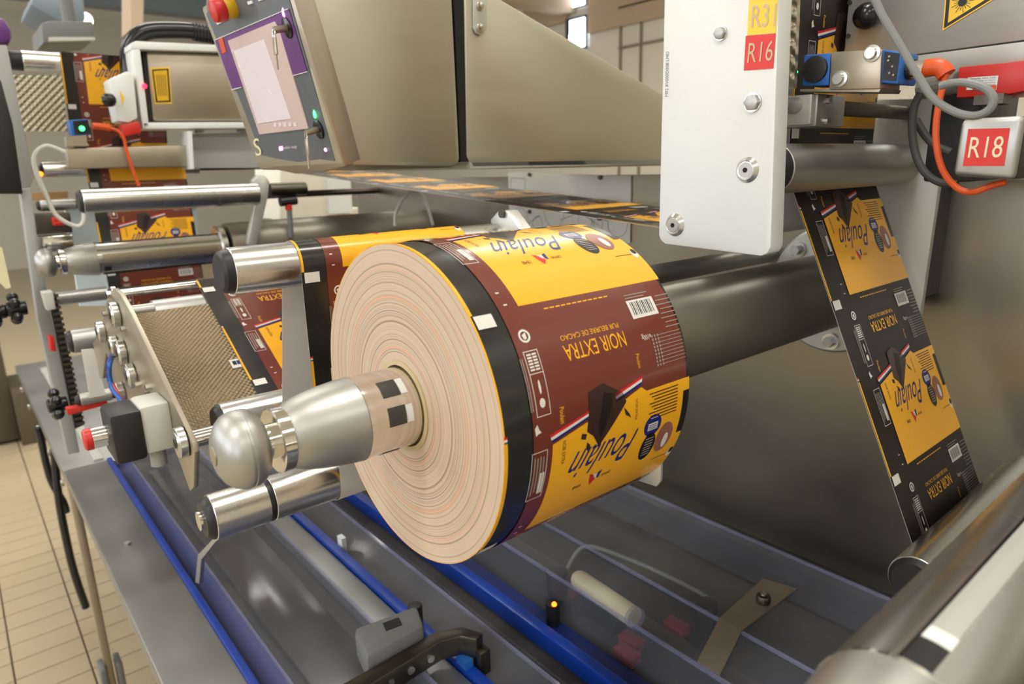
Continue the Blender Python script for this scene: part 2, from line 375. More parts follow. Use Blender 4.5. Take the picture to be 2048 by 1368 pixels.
    A(1, 'ink_white', rect(.171, .0086, .2075, .0268))
    for i in range(13): A(2, 'ink_black', rect(.1745+i*.0023, .0105, .1745+i*.0023+(.0008, .0013, .0005)[i % 3], .0235))
    for i in range(2): A(1, 'ink_grey', rect(.172, .0025+i*.003, .204-.006*i, .0034+i*.003))
    A(1, 'ink_yellow', txt180('NOIR EXTRA', .077, .0347, .152, .0485)); A(1, 'ink_yellow', txt180('PUR BEURRE DE CACAO', .078, .0262, .149, .0308))
    [A(1, 'ink_yellow', rect(.0746+i*.0066, -.0007, .0796+i*.0066, .0005)) for i in range(12)]
    A(1, 'ink_white', txt180('e100g', .1735, .042, .186, .048))
    for i in range(8): A(1, 'ink_grey', rect(.212-.002*(i % 3), .009+i*.0045, .2305, .0099+i*.0045))
    for i in range(9):
        A(1, 'ink_grey', rect(.196-.0015*(i % 2), .046+i*.0034, .229, .0466+i*.0034))
        for j in range(3): A(2, 'ink_grey', rect(.186+j*.004, .0452+i*.0034, .188+j*.004, .0474+i*.0034))
    n = 18; ring = [(.0425+.0058*math.cos(a), .0195+.0058*math.sin(a)) for a in [2*math.pi*i/n for i in range(n)]]; inn = [(.0425+.0040*math.cos(a), .0195+.0040*math.sin(a)) for a in [2*math.pi*i/n for i in range(n)]]
    A(1, 'ink_white', (ring+inn, [(i, (i+1) % n, n+(i+1) % n, n+i) for i in range(n)])); A(1, 'ink_white', poly([(.040, .0185), (.0445, .0165), (.044, .022), (.0415, .0225)]))
    A(1, 'ink_white', poly([(.0315, .094), (.0345, .091), (.036, .0955), (.0385, .0985), (.035, .099), (.0325, .1005)]))
    A(1, 'ink_red', rect(.0002, .0925, .0032, .0945)); A(1, 'ink_white', rect(.0002, .0945, .0032, .0965)); A(1, 'ink_blue', rect(.0002, .0965, .0032, .098))
    return E
PRINT = layout()
PNAMES = {'ink_yellow': 'yellow_print', 'ink_white': 'white_print', 'ink_grey': 'small_print', 'ink_red': 'red_print', 'ink_blue': 'blue_print', 'ink_black': 'black_print', 'ink_chocolate': 'chocolate_print', 'ink_cocoa': 'cocoa_print', 'film_dark': 'dark_print', 'film_brown': 'brown_print'}
class Path:                                                  # web path in the (y, z) plane, arc length s
    def __init__(s, pts):
        s.p = [Vector((a, b)) for a, b in pts]; s.s = [0.0]
        for a, b in zip(s.p, s.p[1:]): s.s.append(s.s[-1]+(b-a).length)
        s.L = s.s[-1]; s.n = []
        for i in range(len(s.p)):
            d = (s.p[min(i+1, len(s.p)-1)]-s.p[max(i-1, 0)]).normalized(); s.n.append(Vector((d.y, -d.x)))
    def at(s, t, h=0):
        import bisect
        i = max(0, min(len(s.s)-2, bisect.bisect_right(s.s, t)-1)); k = (t-s.s[i])/(s.s[i+1]-s.s[i])
        return s.p[i].lerp(s.p[i+1], k)+h*s.n[i].lerp(s.n[i+1], k)
    def near(s, y, z):
        return min((s.s[i]+k/20*(s.s[i+1]-s.s[i]) for i in range(len(s.p)-1) for k in range(21)), key=lambda t: (s.at(t)-Vector((y, z))).length)
def belt(items, step=math.radians(6)):                       # items: ('p',y,z) or (y,z,r,sign)
    C = [((i[1], i[2]), 0, 1) if i[0] == 'p' else ((i[0], i[1]), i[2], i[3]) for i in items]; segs = []
    for (c1, r1, s1), (c2, r2, s2) in zip(C, C[1:]):
        D = Vector(c2)-Vector(c1); k = s2*r2-s1*r1; ph = math.atan2(D.y, D.x)-math.asin(k/D.length)
        nl = Vector((-math.sin(ph), math.cos(ph))); segs.append((Vector(c1)-s1*r1*nl, Vector(c2)-s2*r2*nl, ph))
    pts = [segs[0][0]]
    for i, (a, b, ph) in enumerate(segs):
        pts.append(b)
        if i+1 < len(segs):
            c, r, s = C[i+1]; ph2 = segs[i+1][2]
            if r > 0:
                da = (ph2-ph) % (2*math.pi) if s > 0 else -((ph-ph2) % (2*math.pi))
                if abs(da) > 2*math.pi-.02: da = 0
                m = max(1, int(abs(da)/step))
                for j in range(1, m+1):
                    q = ph+da*j/m; nl = Vector((-math.sin(q), math.cos(q))); pts.append(Vector(c)-s*r*nl)
    out = [pts[0]]
    for p in pts[1:]:
        if (p-out[-1]).length > 1e-5: out.append(p)
    return Path([(p.x, p.y) for p in out])
def film_print(parent, path, x0, zero, s0, s1, brown=False, lift=.00022, skip=()):
    groups = {}
    for (layer, m, (pts, faces)) in PRINT: groups.setdefault((layer, m), []).append((pts, faces))
    k0 = int(math.floor((s0-zero)/RPT))-1; k1 = int(math.ceil((s1-zero)/RPT))+1
    cuts = [t for t in path.s if s0 < t < s1]
    done = {}
    if brown: groups[(0, 'film_brown')] = [rect(.03, 0, WEB-.004, RPT)]
    for (layer, m), shapes in sorted(groups.items()):
        bm = bmesh.new()
        for k in range(k0, k1):
            off = zero+k*RPT
            for pts, faces in shapes:
                vmin = min(p[1] for p in pts)+off; vmax = max(p[1] for p in pts)+off
                if vmax < s0 or vmin > s1: continue
                vs = [bm.verts.new((p[0], p[1]+off, 0)) for p in pts]
                for f in faces:
                    try: bm.faces.new([vs[i] for i in f])
                    except ValueError: pass
        for c, co, no in ((True, (0, s0, 0), (0, -1, 0)), (True, (0, s1, 0), (0, 1, 0))):
            bmesh.ops.bisect_plane(bm, geom=bm.verts[:]+bm.edges[:]+bm.faces[:], plane_co=co, plane_no=no, clear_outer=True)
        for t in cuts: bmesh.ops.bisect_plane(bm, geom=bm.verts[:]+bm.edges[:]+bm.faces[:], plane_co=(0, t, 0), plane_no=(0, 1, 0))
        bm.verts.index_update()
        vs = []
        for v in bm.verts:
            q = path.at(v.co.y, lift*(layer+1)+.0002); vs.append((x0+v.co.x, q.x, q.y))
        d = done.setdefault(m, MB()); d.add(vs, [tuple(v.index for v in f.verts) for f in bm.faces]); bm.free()
    for m, d in done.items():
        if d.f: d.mi = [0]*len(d.f); d.build(PNAMES[m], m, parent, smooth=True)['kind'] = 'stuff'
def film_sheet(parent, path, x0, mats=('film_dark', 'film_white'), h=.0004, name='film_sheet'):
    m = MB(); m.mi = []
    for side in (0, 1):
        b = len(m.v)
        for i in range(len(path.p)):
            q = path.p[i]-(h*side)*path.n[i]
            m.v += [Vector((x0, q.x, q.y)), Vector((x0+WEB, q.x, q.y))]
        for i in range(len(path.p)-1):
            f = (b+2*i, b+2*i+2, b+2*i+3, b+2*i+1); m.f.append(f if side == 0 else f[::-1]); m.mi.append(side)
    n = 2*len(path.p)
    for i in range(len(path.p)-1):
        for e in (0, 1): m.f.append((2*i+e, 2*i+2+e, n+2*i+2+e, n+2*i+e)); m.mi.append(1)
    return m.build(name, list(mats), parent, smooth=True)
# ------------------------------------------------------------------ machine body
DZ = -.735; XB = 1.15
def plateX(name, px, X, th, material, parent=None, **k): return MB().prism([P(a, b, X=X) for a, b in px], (th, 0, 0)).build(name, material, parent, **k)
def plateY(name, px, Y, th, material, parent=None, **k): return MB().prism([P(a, b, Y=Y) for a, b in px], (0, th, 0)).build(name, material, parent, **k)
t = thing('back_panel', 'tall brushed stainless back panel behind the spinning film roll', 'panel', (XB, 1.2, DZ-.02))
MB().box(XB, XB+.03, -1.2, 2.25, DZ-.02, -.02).build('panel_sheet', 'steel_back', t)
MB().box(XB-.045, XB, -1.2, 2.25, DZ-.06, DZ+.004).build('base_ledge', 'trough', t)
MB().box(XB-.006, XB+.03, -1.2, .39, -.034, -.012).build('top_ledge', 'alu_satin', t)
pl = plateX('drawing_plate', [(1016, 344), (1262, 352), (1260, 486), (1020, 486)], XB-.004, .004, 'pale_plate')
tag(pl, 'pale metal plate engraved with thin machine drawings behind the printed roll', 'plate')
m = MB()
def ringline(m, px, py, rp, a0=0, a1=360):
    c = P(px, py, X=XB-.0045); r = (P(px+rp, py, X=XB-.0045)-c).length; k = 20
    for i in range(k):
        A = [math.radians(a0+(a1-a0)*(i+j)/k) for j in (0, 1)]; q = [c+Vector((0, -math.cos(a), math.sin(a)))*rr for rr in (r-.0006, r+.0006) for a in A]
        m.add(q, [(0, 1, 3, 2)])
for a in ((1108, 425, 20), (1235, 448, 20), (1170, 440, 14), (1040, 440, 16), (1196, 448, 9), (1075, 448, 10)): ringline(m, *a)
for a, b, c, d in ((1022, 356, 1050, 357), (1022, 356, 1022, 378), (1050, 357, 1050, 378), (1120, 440, 1160, 425), (1160, 425, 1200, 452), (1040, 460, 1080, 430), (1215, 442, 1180, 430)):
    A = P(a, b, X=XB-.0045); B = P(c, d, X=XB-.0045); w = Vector((0, 0, .0008)) if abs(a-c) > abs(b-d) else Vector((0, .0008, 0)); m.add([A-w, B-w, B+w, A+w], [(0, 1, 2, 3)])
m.mi = [0]*len(m.f); m.build('engraved_lines', 'mid_grey', pl)['kind'] = 'stuff'
for a, b in ((1060, 349), (1201, 355), (1060, 423), (1199, 437)): c = P(a, b, X=XB-.004); MB().rod(XB-.008, XB-.003, c.y, c.z, .005, 12).build('screw', 'steel_dark', pl)
# decks
o = MB().box(.131, .232, -.6, 2.03, DZ-.0285, DZ).build('front_deck', 'steel_deck', bevel=.004)
tag(o, 'long polished steel deck along the machine front beside the tiled floor', 'deck')
t = thing('far_deck', 'stepped steel deck below the empty far mandrel', 'deck', (.2, 2.7, DZ-.04))
MB().box(.131, .45, 2.032, 3.45, DZ-.04, DZ-.008).build('deck_plate', 'steel_deck', t, bevel=.003)
MB().box(.205, .228, 2.06, 3.3, DZ-.009, DZ-.003).build('pale_strip', 'pale_plate', t)
for i in range(5): MB().rod(.124, .132, 2.1+i*.28, DZ-.06, .009, 12).build('side_bolt', 'alu', t)
for i in range(3): MB().cyl((.18, .3+i*.6, DZ-.001), (.18, .3+i*.6, DZ+.004), .006, 10).build('deck_screw', 'alu_satin', bpy.data.objects['front_deck'])
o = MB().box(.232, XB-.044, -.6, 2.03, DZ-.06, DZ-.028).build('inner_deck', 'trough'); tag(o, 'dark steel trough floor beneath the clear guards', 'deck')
t = thing('equipment_cabinet', 'brown cabinet body carrying the steel deck of the machine', 'cabinet', (.6, 1.4, -H))
MB().box(.30, XB, -.6, 3.3, DZ-.4, DZ-.06).build('under_box', 'cabinet_brown', t)
for y in (-.4, 1.5, 3.2): MB().box(.4, .48, y, y+.08, -H, DZ-.4).build('leg', 'cabinet_brown', t)
t = thing('support_post', 'slim brown post under the deck edge with a forked grey foot', 'post', (.138, 2.03, -H))
MB().box(.1315, .1515, 2.006, 2.0305, -H, DZ-.0285).build('post_bar', 'warm_metal', t, bevel=.003)
f = P(222, 1345, Y=2.03)
for dx in (-.028, .012): MB().box(f.x+dx, f.x+dx+.016, 1.985, 2.05, f.z-.16, f.z+.045).build('fork_plate', 'mid_grey', t, bevel=.004)
MB().box(f.x-.028, f.x+.028, 1.99, 2.05, -H, f.z-.14).build('foot', 'mid_grey', t)
for i, pts in enumerate(([(170, 800), (186, 880), (205, 960), (232, 1010), (238, 1030)], [(104, 955), (118, 1000), (135, 1090), (150, 1150), (172, 1215)])):
    o = MB().tube([(.14, 2.35, DZ-.041)]+[P(a, b, Y=2.35) for a, b in pts[1:]] if i else [(P(67, 820, Y=2.6).x, 2.6, DZ-.041)]+[P(a-105, b-5, Y=2.6) for a, b in pts[1:]], .011, 8).build('hanging_cable', 'black_plastic', smooth=True)
    tag(o, ['black cable hanging behind the brown post near the far cabinet', 'black cable hanging in front of the brown support post'][i], 'cable')
c = P(35, 885, Z=-H)
o = MB().box(c.x-1.6, c.x+.02, c.y, c.y+.8, -H+.02, P(40, 480, Y=c.y).z).build('machine_cabinet', 'cabinet_brown', bevel=.01); tag(o, 'brown grey machine cabinet standing on the tiles beyond the deck', 'cabinet')
o = MB().box(c.x+.02, c.x+.2, c.y-.1, c.y+.4, -H, -H+.35).build('cabinet_plinth', 'cabinet_brown', bevel=.005); tag(o, 'low brown block on the tiles beside the cabinet', 'block')
# ------------------------------------------------------------------ blue rails and clear guards
for x0, x1, y0, y1, lb in ((.231, .243, -.6, 2.0315, 'bright blue rail along the polished front deck'), (.488, .505, -.6, 2.3, 'blue rail between the first and second clear guards'), (.632, .652, -.6, 2.3, 'blue rail in front of the guard over the white tube')):
    o = MB().box(x0, x1, y0, y1, DZ-.0285, DZ+.004).build('blue_rail', 'rail_blue', bevel=.002); tag(o, lb, 'rail', 'blue rails')
def guard(label, prof, mats, y0, y1):
    t = thing('clear_guard', label, 'guard', (prof[0][0], (y0+y1)/2, prof[0][1]), 'clear plastic guards')
    for (a, b), m in zip(zip(prof, prof[1:]), mats):
        d = (Vector(b)-Vector(a)).normalized(); n = Vector((-d.y, d.x))*.003
        MB().prism([(a[0], y0, a[1]), (b[0], y0, b[1]), (b[0]+n.x, y0, b[1]+n.y), (a[0]+n.x, y0, a[1]+n.y)], (0, y1-y0, 0)).build('guard_sheet', m, t)
    for a in prof[1:-1]: MB().box(a[0]-.002, a[0]+.002, y0, y1, a[1]-.001, a[1]+.004).build('polished_edge', 'clear_edge', t)
guard('clear guard with bluish sloped front beside the polished deck', [(.246, DZ-.028), (.274, DZ+.012), (.432, DZ+.012), (.434, DZ-.028)], ['clear_blue', 'clear_plastic', 'clear_plastic'], -.5, 2.0)
guard('clear guard beside the middle blue rail', [(.508, DZ-.028), (.565, DZ+.012), (.605, DZ-.028)], ['clear_plastic', 'clear_plastic'], -.5, 1.7)
guard('tall clear guard over the white tube and red tags', [(.70, DZ-.028), (.706, DZ+.051), (.80, DZ+.062), (1.04, DZ+.062), (1.05, DZ-.028)], ['clear_plastic']*4, -.3, 1.25)
for x0, x1, c in ((.30, .335, 'film_black'), (.345, .375, 'film_dark'), (.385, .415, 'film_black')):
    pass
o = MB().box(.305, .405, .3, 1.9, DZ-.0285, DZ-.012).build('dark_belt', 'film_black', bevel=.003); tag(o, 'glossy dark belt running inside the first clear guard', 'belt')
o = MB().box(.438, .486, -.4, 2.0, DZ-.0285, DZ-.004).build('grey_bed', 'steel_deck', bevel=.003); tag(o, 'grey steel bed strip beside the middle blue rail', 'bed')
o = MB().box(.651, .6975, -.4, 1.1, DZ-.0285, DZ-.02).build('blue_bed', 'navy', bevel=.002); tag(o, 'flat blue bed under the tall clear guard', 'bed')
for x0, x1, y0, y1, lb in ((.785, .815, .25, 1.1, 'narrow steel plate under the tall clear guard beside the tube'), (.90, 1.03, .1, 1.0, 'wide steel plate under the tall clear guard beside the back panel')):
    o = MB().box(x0, x1, y0, y1, DZ-.0285, DZ-.018).build('bed_plate', 'steel_dark', bevel=.002); tag(o, lb, 'plate')
# sensor carriage on the guard
t = thing('sensor_carriage', 'grey box carriage with drilled arm sitting across the clear guard', 'carriage', (.42, .8, DZ+.01))
MB().prism([(.356, .782, DZ+.015), (.372, .853, DZ+.015), (.475, .838, DZ+.015), (.455, .785, DZ+.015)], (0, 0, .052)).build('housing', 'mid_grey', t, bevel=.008)
MB().prism([(.405, .812, DZ+.0665), (.410, .832, DZ+.0665), (.436, .828, DZ+.0665), (.431, .808, DZ+.0665)], (0, 0, .001)).build('black_label', 'black_plastic', t)
MB().prism([(.300, .745, DZ+.0152), (.300, .775, DZ+.0152), (.47, .782, DZ+.0152), (.51, .765, DZ+.0152), (.525, .73, DZ+.0152), (.508, .725, DZ+.0152), (.495, .748, DZ+.0152), (.465, .758, DZ+.0152)], (0, 0, .035)).build('arm', 'steel_dark', t, bevel=.003)
for k in range(4): MB().cyl((.34+k*.035, .7525+k*.0012, DZ+.032), (.34+k*.035, .7495+k*.0012, DZ+.032), .006, 12).build('arm_bolt', 'alu', t)
MB().box(.507, .527, .715, .735, DZ-.012, DZ+.03).build('arm_foot', 'steel_dark', t, bevel=.003)
MB().cyl((.484, .86, DZ+.0035), (.484, .86, DZ+.05), .012, 12).build('clamp_knob', 'black_plastic', t, bevel=.003)
MB().box(.488, .502, .728, .752, DZ+.0035, DZ+.016).build('blue_connector', 'blue', t)
o = MB().box(.5075, .5175, 1.18, 1.2, DZ-.0192, DZ+.02).build('white_tag', 'white_paint'); tag(o, 'small white tag standing by the middle blue rail', 'tag')
# under the tall guard
t = thing('cream_tube', 'worn cream plastic tube lying under the tall clear guard', 'tube', (.758, .68, DZ-.0285))
MB().cyl((.764, .76, DZ+.02), (.756, .628, DZ+.02), .017, 24).build('tube_body', 'tube_cream', t, smooth=True)
MB().sphere((.764, .76, DZ+.02), .017, 16).build('round_end', 'tube_cream', t, smooth=True); MB().cyl((.756, .632, DZ+.02), (.755, .622, DZ+.02), .0185, 24).build('end_ring', 'clear_edge', t, smooth=True)
MB().box(.745, .775, .66, .73, DZ-.0285, DZ+.008).build('cradle', 'steel_dark', t)
for (x, y, lb) in ((.865, .566, 'black knob beside the red tag under the tall guard'), (.745, .80, 'black knob beside the rounded end of the cream tube')):
    o = MB().cyl((x, y, DZ-.0285), (x, y, DZ+.03), .02, 20).build('round_knob', 'black_plastic', bevel=.006); tag(o, lb, 'knob')
for (x, y, lb) in ((.832, .60, 'dull red tag beside the black knob'), (.747, .625, 'dull red tag in front of the cream tube'), (.7175, .61, 'dull red tag on the clear guard wall')):
    o = MB().box(x-.012, x+.012, y-.02, y+.02, DZ-.0285, DZ-.012).build('red_tag', 'red_dark', bevel=.001); tag(o, lb, 'tag')
t = thing('signal_lamp', 'tiny orange signal lamp beside the cream tube', 'lamp', (.69, .745, DZ-.0285))
MB().cyl((.683, .745, DZ-.0205), (.683, .745, DZ+.02), .012, 14).build('lamp_base', 'black_plastic', t); MB().sphere((.680, .738, DZ+.022), .0045, 10).build('lamp_glow', 'glow_orange', t)
t = thing('guard_bolt', 'round head bolt on the lid of the tall clear guard', 'bolt', (.924, .507, DZ+.068))
bq = P(1527, 1196, Z=DZ+.076); MB().cyl((bq.x, bq.y, DZ+.068), (bq.x, bq.y, DZ+.082), .011, 18).build('bolt_head', 'steel_dark', t, bevel=.003); MB().cyl((bq.x, bq.y, DZ+.081), (bq.x, bq.y, DZ+.084), .005, 6).build('socket', 'alu', t)
ZA = DZ+.0655; A = [P(a, b, Z=ZA) for a, b in ((1526, 1160), (1594, 1180))]+[P(a, b, X=.80) for a, b in ((1484, 1262), (1439, 1244))]; B = [P(a, b, X=.708) for a, b in ((1439, 1359), (1394, 1334))]
for p in A: p.z = ZA
for p in B: p.z = DZ+.0552
o = MB().prism(A, (0, 0, .003)).prism([A[3], A[2], B[0], B[1]], (0, 0, .003)).build('angle_bracket', 'warm_metal'); tag(o, 'bent steel bracket strip holding the tall clear guard', 'bracket')
o = MB().tube([(.80, .83, DZ-.005), (.84, .82, DZ+.03), (.88, .74, DZ+.02), (.90, .68, DZ+.01), (.93, .62, DZ-.012), (.92, .58, DZ-.0145)], .004, 8).build('guard_cable', 'cable_grey', smooth=True); tag(o, 'thin grey cable curving under the tall clear guard', 'cable')
# ------------------------------------------------------------------ mandrels
def mandrel(label, xj, y, z, xend, xhouse, bodymat, slots, flange=None):
    t = thing('mandrel', label, 'mandrel', (xj, y, z-.04), 'unwind mandrels'); d = xj-.256
    kn = MB().lathe([(x+d, r) for x, r in ((.137, 0), (.1372, .008), (.1386, .0165), (.1425, .0240), (.148, .0292), (.154, .0318), (.1575, .0323), (.158, .0316), (.160, .0316), (.1605, .0323), (.165, .0318), (.170, .029), (.174, .024), (.1765, .0185), (.1775, .013), (.1775, 0))], y, z).build('knob', 'alu_satin', t, smooth=True)
    MB().rod(.1362+d, .1375+d, y, z, .0075, 20).build('knob_emblem', 'warm_metal', kn)
    MB().rod(.176+d, .186+d, y, z, .0145).build('neck', 'chrome', t, smooth=True)
    MB().lathe([(.1835+d, 0), (.1835+d, .0262), (.1845+d, .0275), (.1935+d, .0275), (.1945+d, .0262), (.1945+d, 0)], y, z).build('collar', 'chrome', t, smooth=True)
    MB().lathe([(x+d, r) for x, r in ((.194, 0), (.194, .0255), (.198, .0280), (.207, .0310), (.217, .0334), (.230, .0356), (.244, .0372), (.2545, .0379), (.2555, .037), (.2555, 0))], y, z).build('nose_cone', 'alu_satin', t, smooth=True)
    MB().rod(.255+d, .258+d, y, z, .0382).build('joint_ring', 'chrome', t, smooth=True)
    sp = MB().rod(.257+d, xend, y, z, .0372, 64).build('spindle', bodymat, t, smooth=True)
    for (a, xa, xb, w, mt) in slots:                        # strips let into the spindle, angle a in degrees around the axis
        for k in range(1):
            n = 5; vs = []
            for x in (xa, xb):
                for i in range(n+1):
                    q = math.radians(a-w/2+w*i/n)
                    for r in (.0366, .0377): vs.append((x, y+r*math.cos(q), z+r*math.sin(q)))
            N2 = 2*(n+1); fs = []
            for i in range(n):
                b = 2*i; fs += [(b+1, b+3, N2+b+3, N2+b+1), (b, b+1, b+3, b+2), (N2+b, N2+b+1, N2+b+3, N2+b+2)]
            fs += [(0, 1, N2+1, N2), (2*n, 2*n+1, N2+2*n+1, N2+2*n)]
            MB().add(vs, fs).build('expanding_strip', mt, sp)
    if xhouse:
        MB().lathe([(xhouse, .045), (xhouse, .060), (xhouse+.004, .062), (XB, .062), (XB, .045)], y, z, 64).build('shaft_housing', 'shaft_grey', t, smooth=True)
        MB().rod(xhouse+.012, XB, y, z, .046).build('housing_bore', 'dark_cavity', t)
    if flange:
        fl = MB().lathe([(XB-.022, 0), (XB-.022, .104), (XB-.018, .108), (XB, .108)], y, z, 64).build('flange', 'pale_plate', t, smooth=True)
        for a in flange:
            q = math.radians(a); cy, cz = y+.088*math.cos(q), z+.088*math.sin(q)
            b = MB().rod(XB-.027, XB-.021, cy, cz, .014, 20).build('washer', 'alu', fl, smooth=True); MB().rod(XB-.038, XB-.026, cy, cz, .009, 6).build('bolt_head', 'alu_satin', b)
    return t
AY, AZ = .5309, -.2114
sl = []
for a in (250, 130, 10): sl += [(a, .266, .283, 26, 'slot_grey'), (a, .284, .290, 24, 'white_paint')]
for a in (170,): sl += [(a, .266, .283, 26, 'slot_grey'), (a, .284, .290, 24, 'white_paint')]
mandrel('satin steel mandrel with ball knob carrying the printed film roll', .250, AY, AZ, .60, .537, 'chrome', sl, (46, -96, 166))
NY, NZ = .089, -.250
sl = [(118, .290, .75, 14, 'steel_dark'), (155, .292, .31, 24, 'alu')]
sl = [(96, .291, .312, 22, 'black_plastic'), (96, .312, .323, 20, 'white_paint'), (96, .323, 1.0, 18, 'pale_plate'), (85.5, .291, 1.0, 3, 'black_gloss'), (107, .291, 1.0, 2.5, 'alu')]
mandrel('empty mandrel with chrome spindle and white pad beside the lower film roller', .288, NY, NZ, 1.15, None, 'alu', sl)
FY, FZ = 1.831, -.177
sl = [(105, .27, .53, 10, 'dark_cavity'), (175, .27, .53, 30, 'warm_metal'), (215, .27, .285, 20, 'black_plastic'), (250, .27, .53, 26, 'dark_cavity')]
ft = mandrel('empty far mandrel with ball knob in front of the pale blue panel', .262, FY, FZ, .55, .556, 'alu', sl)
MB().lathe([(.530, 0), (.530, .05), (.534, .056), (.546, .056), (.546, 0)], FY, FZ).build('stop_disc', 'alu', ft, smooth=True)
# ------------------------------------------------------------------ printed roll
RX0, RX1, RR = .301, .533, .15
roll = thing('film_roll', 'large roll of brown and yellow printed chocolate wrapper film on the mandrel', 'film roll', (.417, AY, AZ-RR))
MB().lathe([(RX0, .0435), (RX0, RR-.0004)], AY, AZ, 128).build('paper_face', 'paper_rings', roll)
MB().lathe([(RX1, .0435), (RX1, RR-.0004)], AY, AZ, 128).build('rear_face', 'paper_rings', roll)
MB().lathe([(RX0-.0015, .0390), (RX0-.0015, .0437), (RX1, .0437), (RX1, .0390), (RX0-.0015, .0390)], AY, AZ, 64).build('core_tube', 'cardboard', roll, smooth=True)
MB().lathe([(RX0, RR-.0004), (RX1, RR-.0004)], AY, AZ, 128).build('outer_wrap', 'film_black', roll, smooth=True)
MB().lathe([(RX0, RR-.0002), (RX0, RR+.0004), (RX0+.0012, RR+.0004)], AY, AZ, 128).build('yellow_edge', 'ink_yellow', roll, smooth=True)
NSEG = 120
rp = Path([(AY-RR*math.sin(2*math.pi*i/NSEG), AZ+RR*math.cos(2*math.pi*i/NSEG)) for i in range(NSEG+1)])
z0 = RR*math.radians(50)
film_print(roll, rp, RX0, z0, .0, rp.L-.0001, brown=True)
# ------------------------------------------------------------------ rollers of the unwind station
def roller(label, x0, x1, y, z, r, cap='black_plastic', capw=.008, capmode='front', body='alu', group='guide rollers', bolt=False, axle=False):
    t = thing('guide_roller', label, 'roller', (x0, y, z-r), group)
    MB().lathe([(x0, r-.004), (x0, r-.0008), (x0+.0008, r), (x1, r), (x1, 0)], y, z, 56).build('roller_tube', body, t, smooth=True)
    MB().lathe([(x0-capw, 0), (x0-capw, r-.006), (x0-capw+.003, r-.003), (x0-.001, r-.0015), (x0+.001, r-.0015), (x0+.001, 0)], y, z, 48).build('end_cap', cap, t, smooth=True)
    if axle and x1 < XB-.03: MB().rod(x1-.002, XB, y, z, .01, 16).build('axle', 'steel_dark', t, smooth=True)
    if bolt:
        MB().rod(x0-capw-.004, x0-capw+.001, y, z, r*.42, 24).build('axle_end', 'chrome', t, smooth=True)
    return t
UY, UZ, UR = .764, -.100, .0258
LY, LZ, LR_ = .713, -.350, .0249
MY, MZ, MR = .877, -.306, .025
ut = roller('silver roller carrying the brown and yellow film above the big roll', .231, .60, UY, UZ, UR, capw=.011)
MB().prism([P(a, b, X=.60) for a, b in ((980, 440), (996, 421), (1012, 421), (1044, 464), (1020, 475), (1000, 478), (986, 462))], (.022, 0, 0)).build('arm_bracket', 'pale_plate', ut, bevel=.002)
c = P(1006, 427, X=.60); MB().rod(.596, .601, c.y, c.z, .006, 16).build('bracket_screw', 'steel_dark', ut)
c = P(1420, 529, Y=.66); o = MB().rod(.585, XB, .66, c.z, .0155).build('tie_bar', 'alu_satin', smooth=True); tag(o, 'round steel tie bar above the shaft housing behind the big roll', 'bar')
lt = roller('short silver roller with black ring under the mandrel knob', .164, .221, LY, LZ, LR_, bolt=True)
MB().lathe([(.219, .0235), (.222, .0245), (.2265, .0245), (.229, .0235)], LY, LZ, 48).build('black_ring', 'black_plastic', lt, smooth=True)
MB().lathe([(.227, 0), (.227, LR_-.001), (.228, LR_), (.62, LR_), (.62, 0)], LY, LZ, 56).build('long_tube', 'alu', lt, smooth=True)
MB().rod(.62, XB, LY, LZ, .012).build('axle', 'alu', lt)
mt_ = roller('silver roller at the foot of the dimpled splicing table', .231, .60, MY, MZ, MR); MB().rod(.60, XB, MY, MZ, .012).build('axle', 'alu', mt_)
# film from the splicing table over the rollers to the roll
web = thing('film_web', 'printed film running from the dimpled table over rollers to the big roll', 'film', (.417, .9, -.40))
wp = belt([('p', 1.175, -.1618), (MY, MZ, MR+.0008, -1), (UY, UZ, UR+.0008, 1), (LY, LZ, LR_+.0008, -1), (AY, AZ, RR+.0022, 1)])
film_sheet(web, wp, RX0, ('film_black', 'film_white'))
film_print(web, wp, RX0, wp.near(UY-UR, UZ-.01), .001, wp.L-.03, brown=True)
# ------------------------------------------------------------------ white plate station on the right
RcY, RcZ, RcR = .4255, -.0088, .0282
LRY, LRZ, LRR = .230, -.447, .0287
rr_ = roller('grey steel roller behind the thick white plate above the printed strip', .735, 1.088, RcY, RcZ, RcR, capw=.016, body='shaft_grey' if False else 'alu_satin')
lo = roller('lower silver roller at the foot of the printed strip beside the near mandrel', .745, XB, LRY, LRZ, LRR, capw=.006)
st = thing('film_strip', 'tall strip of black and yellow chocolate wrapper film descending to the lower roller', 'film', (.94, .35, -.47))
sp_ = belt([('p', RcY+RcR+.001, .62), (RcY, RcZ, RcR+.0008, -1), (LRY, LRZ, LRR+.0008, -1), ('p', -.45, -.35)])
XF = .823
film_sheet(st, sp_, XF, ('film_dark', 'film_white'))
d = Vector((-.178, -.408)).normalized(); q = Vector((.441, -.035))+d*.1465
film_print(st, sp_, XF, sp_.near(q.x, q.y), .001, sp_.near(LRY, LRZ-LRR))
tp = thing('film_run', 'nearly level run of printed film passing under the console to the white plate', 'film', (.94, 1.2, -.1))
tpp = belt([('p', 2.6, .055), ('p', 1.9, -.001), (.523, -.072, .0285, -1), ('p', .495, .62)])
film_sheet(tp, tpp, XF, ('film_dark', 'film_white')); q = P(1098, 419, X=XF)
film_print(tp, tpp, XF, tpp.near(q.y, q.z), .001, tpp.L-.001)
o2 = roller('grey steel roller hidden behind the white plate at its lower bolt', .735, 1.088, .523, -.072, .0278, body='alu_satin')
wpl = thing('white_plate', 'thick white painted mounting plate with bolts and coloured number labels', 'plate', (.70, .48, -.105))
XW = .69
